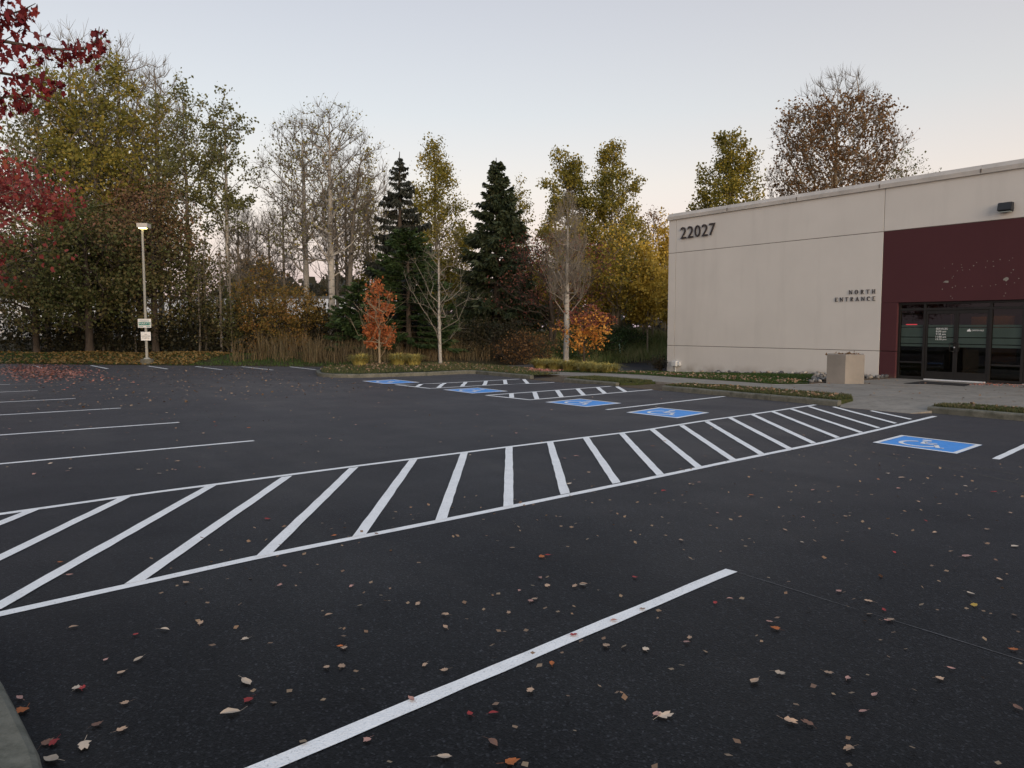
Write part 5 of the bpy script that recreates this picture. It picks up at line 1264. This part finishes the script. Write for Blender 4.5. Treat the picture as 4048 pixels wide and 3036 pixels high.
# woods beyond
n = 26000
ang = rg.uniform(R_(100), R_(192), n); D = rg.uniform(95, 150, n)
top = 7.0 + 2.2 * np.sin(ang * 23) + 1.6 * np.sin(ang * 51 + 1) + (D - 95) * .03
c = np.column_stack([D * np.cos(ang), D * np.sin(ang), top * rg.uniform(0, 1, n) ** .7])
stuff('far_treeline', 'distant dark wood closing the horizon', [rand_leaves(rg, c, 1.1, .4)], L['far'])
# turf on lawns
def turf(n, t0, t1, n0, n1, zf, h, name, label, mat, ok=None):
    p = np.column_stack([rg.uniform(t0, t1, n), rg.uniform(n0, n1, n)])
    if ok is not None: p = p[[ok(a, b) for a, b in p]]
    z = np.array([zf(a, b) for a, b in p])
    stuff(name, label, [blades(rg, np.column_stack([p, z - .005]), h, .014, .8, .5)], mat)
turf(11000, -18.4, -15.8, 15.52, 16.64, strip_z, .055, 'grass_blades', 'grass of the short strip between the ramp gaps', M['grass'], lambda a, b: a < -16.05 or b > 15.9)
turf(20000, -14.45, -9.25, 15.5, 16.64, strip_z, .055, 'grass_blades', 'grass of the strip left of the entrance ramp', M['grass'], lambda a, b: (a > -14.3 or b > 15.9) and b < 16.64 - max(0, a + 9.6) * 1.5)
turf(16000, -7.4, -2.0, 15.88, 16.64, strip_z, .055, 'grass_blades', 'grass of the strip right of the entrance ramp', M['grass'], lambda a, b: b < 16.3 + (a + 7.4) * .8)
turf(30000, -22.8, -12.9, 18.62, 23.9, lawn_z, .06, 'grass_blades', 'green grass of the small lawn below the beige wall', M['grass_green'], lambda a, b: b < stone_edge(a) - .03)
from_poly = np.array(isl_in, float)
def in_isl(a, b):
    ins = False
    for i in range(len(from_poly)):
        x0, y0 = from_poly[i]; x1, y1 = from_poly[(i + 1) % len(from_poly)]
        if (y0 > b) != (y1 > b) and a < (x1 - x0) * (b - y0) / (y1 - y0) + x0: ins = not ins
    return ins
turf(30000, -30, -20.2, 10.3, 18, zisl, .08, 'grass_blades', 'grass of the kerbed island', M['grass'], in_isl)
p = np.column_stack([rg.uniform(-7, -2.7, 9000), rg.uniform(-3, .05, 9000)])
ni = np.array(near_in)
def in_near(a, b):
    ins = False
    for i in range(len(ni)):
        x0, y0 = ni[i]; x1, y1 = ni[(i + 1) % len(ni)]
        if (y0 > b) != (y1 > b) and a < (x1 - x0) * (b - y0) / (y1 - y0) + x0: ins = not ins
    return ins
p = p[[in_near(a, b) for a, b in p]]
stuff('grass_blades', 'grass of the planting strip at the lower left corner', [blades(rg, np.column_stack([p, np.full(len(p), .115)]), .06, .006, .8, .5)], M['grass_green'])
# leaves lying in the lawns
def lawn_litter(n, fn, zf, label, mat='litter', size=.075):
    p = fn(n); z = np.array([zf(a, b) for a, b in p])
    c = np.column_stack([p, z + rg.uniform(.03, .07, len(p))])
    stuff('leaf_litter', label, [rand_leaves(rg, c, size, .35, 1.6, .8)], M[mat])
lawn_litter(260, lambda n: np.column_stack([rg.uniform(-14.2, -9.5, n), rg.uniform(15.6, 16.55, n)]), strip_z, 'tan leaves in the grass strip left of the ramp')
lawn_litter(160, lambda n: np.column_stack([rg.uniform(-7, -2, n), rg.uniform(16.0, 16.6, n)]), strip_z, 'tan leaves in the grass strip right of the ramp')
lawn_litter(700, lambda n: (lambda p: p[[b < stone_edge(a) - .05 for a, b in p]])(np.column_stack([rg.uniform(-21.5, -12.8, n), 18.7 + np.abs(rg.normal(0, 1.0, n))])), lawn_z, 'tan leaves on the small lawn by the pavement')
def isl_pts(n):
    p = np.concatenate([np.column_stack([rg.normal(-26.4, 1.4, n), rg.normal(13.2, 1.3, n)]), np.column_stack([rg.uniform(-29, -21, n // 2), rg.uniform(15, 17.8, n // 2)])]); return p[[in_isl(a, b) for a, b in p]]
lawn_litter(900, isl_pts, zisl, 'orange-brown leaves under the red sapling')
lawn_litter(500, lambda n: np.column_stack([rg.uniform(-24.5, -22.0, n), rg.uniform(17.2, 18.4, n)]), lambda a, b: .06, 'pink leaves at the end of the pavement', 'litter_pink', .07)
lawn_litter(260, lambda n: np.column_stack([rg.uniform(-9.8, -7.5, n), rg.uniform(22.6, 24.1, n)]), lambda a, b: .075, 'dark red leaves blown against the storefront', 'litter_pink', .06)

# ornamental grasses
def clump(lab, loc, seed, h, n=260, spread=.16, group=None):
    rc = np.random.default_rng(seed)
    az = rc.uniform(0, 6.283, n); r = spread * rc.uniform(0, 1, n) ** .5
    base = np.column_stack([r * np.cos(az), r * np.sin(az), np.zeros(n)])
    out = np.column_stack([np.cos(az), np.sin(az), np.zeros(n)]) + rc.normal(0, .35, (n, 3)) * np.array([1, 1, 0])
    hh = h * rc.uniform(.6, 1.15, n)[:, None]; ln = rc.uniform(.15, 1.1, n)[:, None]
    side = nrm(np.cross(out, np.array([0, 0, 1.0]))) * .010
    m = base + hh * (np.array([0, 0, .75]) + out * ln * .35); t_ = base + hh * (np.array([0, 0, 1.0]) * (1 - .45 * ln) + out * ln * .95)
    v = np.stack([base - side, base + side, m + side, m - side, t_ + side * .2, t_ - side * .2], 1).reshape(-1, 3); b = np.arange(n)[:, None] * 6
    q = np.concatenate([b + np.array([[0, 1, 2, 3]]), b + np.array([[3, 2, 4, 5]])], 0)
    o = link_mesh('ornamental_grass', mesh_np('ornamental_grass', v, q), M['ornamental']); o.location = loc
    return tag(o, lab, 'grass clump', group)
for k, (t_, n_, lab) in enumerate([(-26.85, 12.35, 'yellow grass clump left of the red sapling'), (-26.1, 13.55, 'yellow grass clump just right of the red sapling'), (-25.95, 14.15, 'farthest right yellow grass clump on the island')]):
    clump(lab, (t_, n_, zisl(t_, n_)), 400 + k, .50, 520, .24)
# planting bed beyond the pavement end
bedp = [(-27.4, 19.6), (-26.6, 18.95), (-24.2, 18.6), (-21.2, 18.75), (-19.4, 18.75), (-19.2, 19.25), (-21.0, 19.9), (-22.4, 21.3), (-24.6, 22.6), (-26.6, 22.0)]
bz = lambda a, b: .0 + .22 * math.exp(-(((a + 24.6) / 1.9) ** 2 + ((b - 20.6) / 1.2) ** 2)) + .02
pb = fan_lawn('planting_bed', bedp, bz, 'mulched bed with amber sapling and birch')
pb.data.materials.clear(); pb.data.materials.append(M['soil'])
bk = empty('kerb', (-24, 20, 0), 'low kerb round the planting bed with the birch', kind='structure')
kerb_path(bk, [(-22.4, 21.3), (-24.6, 22.6), (-26.6, 22.0), (-27.4, 19.6), (-26.6, 18.95)][::-1], seg=2.0, h=.06, side=-1, z0=-.02)
labs = ['yellow grass clump at the pavement end, first from the left', 'yellow grass clump at the pavement end, second from the left', 'yellow grass clump left of the amber sapling foot', 'yellow grass clump right of the amber sapling foot', 'yellow grass clump, second from the right by the pavement', 'yellow grass clump, last on the right by the pavement']
for k, (t_, n_) in enumerate([(-24.1, 18.95), (-23.4, 19.1), (-22.6, 19.2), (-21.5, 19.1), (-20.8, 19.0), (-20.15, 19.0)]): clump(labs[k], (t_, n_, bz(t_, n_) + .0), 410 + k, .46, 520, .26)
# white marker stake on the bank
e_ = empty('marker_stake', at(-29.9, 29.0), 'pale green marker stake leaning on the grass bank', 'stake')
bm = bmesh.new(); cyl(bm, (-29.9, 29.0, OFF[e_.name][2] - .1), (-29.98, 28.92, OFF[e_.name][2] + .75), .03, .03, 8); bm_obj('post', bm, simple('stake_plastic', (.45, .62, .48), .5), e_)

# pale warehouse far behind the left wood
wh = empty('warehouse', (-72, 36, 0), 'long pale warehouse glimpsed through the left wood', 'building')
wm = simple('warehouse_wall', (.62, .65, .68), .7, .05, .3); wd = simple('warehouse_door', (.30, .32, .34), .6)
fw = np.array([-.809, .5875]); rw = np.array([.5875, .809])
def wq(x0, x1, z0, z1, dep, name, mat, par):
    v = []
    for d in (0, dep):
        for x, z in ((x0, z0), (x1, z0), (x1, z1), (x0, z1)):
            p = fw * (82 + d) + rw * x; v.append((p[0], p[1], z))
    return obj(name, v, [(0, 1, 2, 3), (5, 4, 7, 6), (4, 0, 3, 7), (1, 5, 6, 2), (3, 2, 6, 7)], mat, par)
for i in range(7): wq(-66 + i * 8, -66 + i * 8 + 7.95, 0, 4.7, 18, 'wall_panel', wm, wh)
wq(-66.2, -9.9, 4.7, 5.0, 18.4, 'roof', M['roofing'], wh)
for i in range(6): wq(-63.5 + i * 9, -60 + i * 9, .2, 2.6, -.06, 'dock_door', wd, wh)

# ------------------------------------------------------------------ fallen leaves, one by one
lm = Mat('fallen_leaf', .7, .3)
oi = lm.n('ShaderNodeObjectInfo'); tcx = lm.n('ShaderNodeTexCoord').outputs['Object']
lm.color(lm.mix(lm.ramp(lm.noise(60, 4, .7, vec=tcx), [(.35, 0.0), (.75, .55)]), oi.outputs['Color'], lm.mix(1.0, oi.outputs['Color'], (.45, .36, .30), 'MULTIPLY')))
MAPLE = [(0, -.46), (.18, -.38), (.34, -.34), (.33, -.18), (.46, -.02), (.30, .06), (.27, .22), (.13, .26), (0, .54), (-.10, .28), (-.26, .30), (-.28, .08), (-.40, -.06), (-.30, -.2), (-.30, -.36), (-.14, -.40)]
OVAL = [(0, -.5), (.16, -.38), (.27, -.14), (.28, .08), (.18, .32), (.06, .46), (0, .58), (-.07, .45), (-.2, .3), (-.28, .06), (-.25, -.16), (-.15, -.4)]
TORN = [(0, -.5), (.2, -.36), (.34, -.1), (.2, .02), (.32, .2), (.1, .5), (-.04, .3), (-.2, .5), (-.32, .12), (-.22, -.06), (-.34, -.22), (-.14, -.42)]
leaf_me = []
for k in range(9):
    ol = [(x * rng.uniform(.8, 1.15), y * rng.uniform(.9, 1.1)) for x, y in [MAPLE, OVAL, TORN][k % 3]]; cu = [.25, .55, -.35][k // 3]; fold = [.35, .15, .5][(k + 1) % 3]; tw = rng.uniform(-.3, .3)
    def zf(x, y): return cu * (y * y) + fold * abs(x) + tw * x * y
    mz = min(zf(x, y) for x, y in ol)
    v = [(0, 0, 0)] + [(x, y, zf(x, y)) for x, y in ol]
    n = len(ol); f = [(0, i + 1, (i + 1) % n + 1) for i in range(n)]
    b = len(v); v += [(-.015, -.5, zf(0, -.5)), (.015, -.5, zf(0, -.5)), (.07 + tw, -.95, .05), (.05 + tw, -.95, .05)]; f.append((b, b + 1, b + 2, b + 3))
    lo = min(p[2] for p in v); v = [(x, y, z - lo) for x, y, z in v]
    me = bpy.data.meshes.new('fallen_leaf'); me.from_pydata(v, [], f); me.update(); me.materials.append(lm.m); leaf_me.append(me)
LEAVES = []
COL = {'tan': (.42, .29, .20), 'pale': (.54, .44, .34), 'pinkish': (.46, .26, .22), 'brown': (.22, .12, .085), 'red': (.33, .035, .035), 'orange': (.50, .15, .04), 'yellow': (.45, .30, .06)}
def leaf(t_, n_, col, size, label, z=.004):
    o = bpy.data.objects.new('fallen_leaf', leaf_me[rng.integers(9)]); C.objects.link(o)
    o.location = (t_, n_, z + .001); s = size * rng.uniform(.85, 1.15); o.scale = (s, s, s * rng.uniform(.2, .6)); o.rotation_euler = (rng.uniform(-.12, .12), rng.uniform(-.12, .12), rng.uniform(0, 6.283))
    c_ = np.array(COL[col]) * rng.uniform(.75, 1.2); o.color = (*c_, 1)
    tag(o, label, 'leaf', 'leaves scattered on the asphalt'); LEAVES.append(o)
NEAR_LEAVES = """-4.64,0.74,r -4.62,0.89,p -4.6,1.08,t -4.21,1.22,p -3.81,1.61,o -3.78,1.62,t -4.12,2.26,t -4.97,1.68,k -4.67,2.06,k -3.87,2.31,t -3.7,2.21,t -3.67,2.64,t -4.28,1.74,t -4.97,0.47,t -3.69,1.07,P -3.5,1.02,R -3.43,0.92,P -3.81,0.55,t -4.15,0.16,k -4.0,0.16,O -4.11,0.39,p -4.09,0.41,r -3.67,0.42,b -3.56,0.5,t -3.61,0.25,R -3.63,0.23,b -3.51,0.35,P -3.47,0.23,P -3.78,0.09,O -3.61,1.45,t -3.58,1.52,t -3.34,1.87,t -3.23,1.92,t -2.8,2.14,t -2.97,2.41,o -2.79,1.79,r -2.73,1.88,r -2.56,1.52,p -2.37,1.72,O -2.53,1.74,b -2.86,1.32,k -3.06,1.64,k -3.18,2.74,r -3.2,3.07,k -2.26,2.49,P -2.29,2.47,k -2.23,3.09,T -2.57,3.74,O -3.03,3.92,k -2.65,3.8,k -2.81,2.93,p -3.23,3.34,t -2.74,3.18,k -2.21,3.27,p -1.9,2.9,T -1.85,2.95,b -1.81,3.43,k -1.76,3.24,k -1.63,2.9,t -1.64,4.53,o -1.73,4.02,k -2.07,3.47,t -1.98,3.49,k -1.71,3.86,t -1.36,3.84,b -2.97,2.79,t -3.04,3.79,r -2.77,3.24,t -5.4,1.18,t -4.37,0.55,k -4.16,0.59,t -4.28,0.69,p -5.91,2.46,o -6.42,0.54,o -6.05,0.56,k -4.44,3.5,O -4.44,3.56,r -4.75,3.45,t -3.75,2.87,k -3.94,2.92,k -3.76,2.91,t -3.91,3.13,t -4.06,3.19,k -3.78,3.33,p -3.79,3.27,t -3.69,3.73,r -3.79,3.35,t -3.81,5.65,t -4.12,4.69,t -2.7,4.62,k -2.49,4.6,t -2.35,4.53,r -2.25,4.38,k -2.17,5.27,p -2.06,5.06,y -2.18,5.73,t -2.25,4.41,t"""
def zone(t_, n_):
    if ix(UP, n_) < t_ < ix(LO, n_) and n_ < 15: return 'inside the hatched crossing'
    if t_ >= ix(LO, n_):
        if n_ > 6.2: return 'on the dark asphalt near the last blue symbol'
        if n_ < 4.5 and t_ > -3.43 + (4.42 - n_) * .106: return 'in front of the nearest stall line'
        if n_ < 4.5: return 'between the crossing and the nearest stall line'
        return 'beyond the end of the nearest stall line'
    if n_ < 3.6: return 'among the stall lines on the left'
    return 'on the open lane beyond the crossing'
KEY = {'t': ('tan', .048), 'T': ('tan', .066), 'p': ('pale', .052), 'P': ('pale', .078), 'k': ('pinkish', .044), 'b': ('brown', .062), 'r': ('red', .044), 'R': ('red', .060), 'o': ('orange', .046), 'O': ('orange', .066), 'y': ('yellow', .05)}
for tok in NEAR_LEAVES.split():
    a, b, c_ = tok.split(','); a, b = float(a), float(b); col, sz = KEY[c_]
    big = 'large ' if sz > .06 else ''
    leaf(a, b, col, sz * .98, f'{big}{col} fallen leaf {zone(a, b)}', z=.010)
def scatter(n, fn):
    for _ in range(n):
        a, b = fn()
        col = rng.choice(['tan', 'pale', 'pinkish', 'brown', 'red', 'orange'], p=[.36, .16, .26, .12, .06, .04])
        leaf(a, b, col, rng.uniform(.035, .075), f'{col} fallen leaf {zone(a, b)}', z=.010)
U = rng.uniform
scatter(58, lambda: (U(-25, -9.4), U(.4, 3.6)))
scatter(50, lambda: (U(-28, -9.6), U(3.6, 10.4)))
scatter(40, lambda: (U(-5.6, -1.0), U(5.0, 10.4)))
scatter(22, lambda: (rng.normal(-2.6, .8), rng.normal(7.2, .7)))
scatter(14, lambda: (U(-8.6, -6.2), U(1.5, 14)))
scatter(14, lambda: (U(-20, -9.8), U(10.4, 15)))
# far specks of leaf on the lane and stalls, too small to pick apart
n = 850; p = np.column_stack([rg.uniform(-34, -18, n), rg.uniform(1.2, 10.2, n)]); p = p[sdist(p[:, 0], p[:, 1]) < -.3]
litter(len(p), p, np.zeros(len(p)), .07, M['litter'], 'leaf_litter', 'thinly strewn leaves on the far lane', 4)
n = 240; p = np.column_stack([rg.uniform(-13, -4, n), rg.uniform(16.8, 23.5, n)])
litter(len(p), p, np.full(len(p), .105) + .02 * (p[:, 1] < 20), .06, M['litter'], 'leaf_litter', 'thinly strewn leaves on the entrance apron', 4)

n = 620; p = np.concatenate([np.column_stack([rg.uniform(-6.5, -.5, n), rg.uniform(1.0, 10.5, n)]), np.column_stack([rg.uniform(-22, -8.8, 260), rg.uniform(.4, 9, 260)])])
litter(len(p), p, np.full(len(p), -.004), .032, M['litter'], 'leaf_litter', 'tiny leaf scraps strewn over the near asphalt', 4)
# where several alike things share a description, say which one, counted from the left of the view
def ordinal(i): return f"{i}{'th' if 10 <= i % 100 <= 20 else {1: 'st', 2: 'nd', 3: 'rd'}.get(i % 10, 'th')}"
sets = {}
for o in LEAVES + STEMS: sets.setdefault(o['label'], []).append(o)
for lab, os_ in sets.items():
    if len(os_) < 2: continue
    side = lambda o: (.5875 * o.location.x + .8092 * o.location.y) / (-.8092 * o.location.x + .5875 * o.location.y)
    for i, o in enumerate(sorted(os_, key=side)): o['label'] = f'{lab}, {ordinal(i + 1)} from the left'
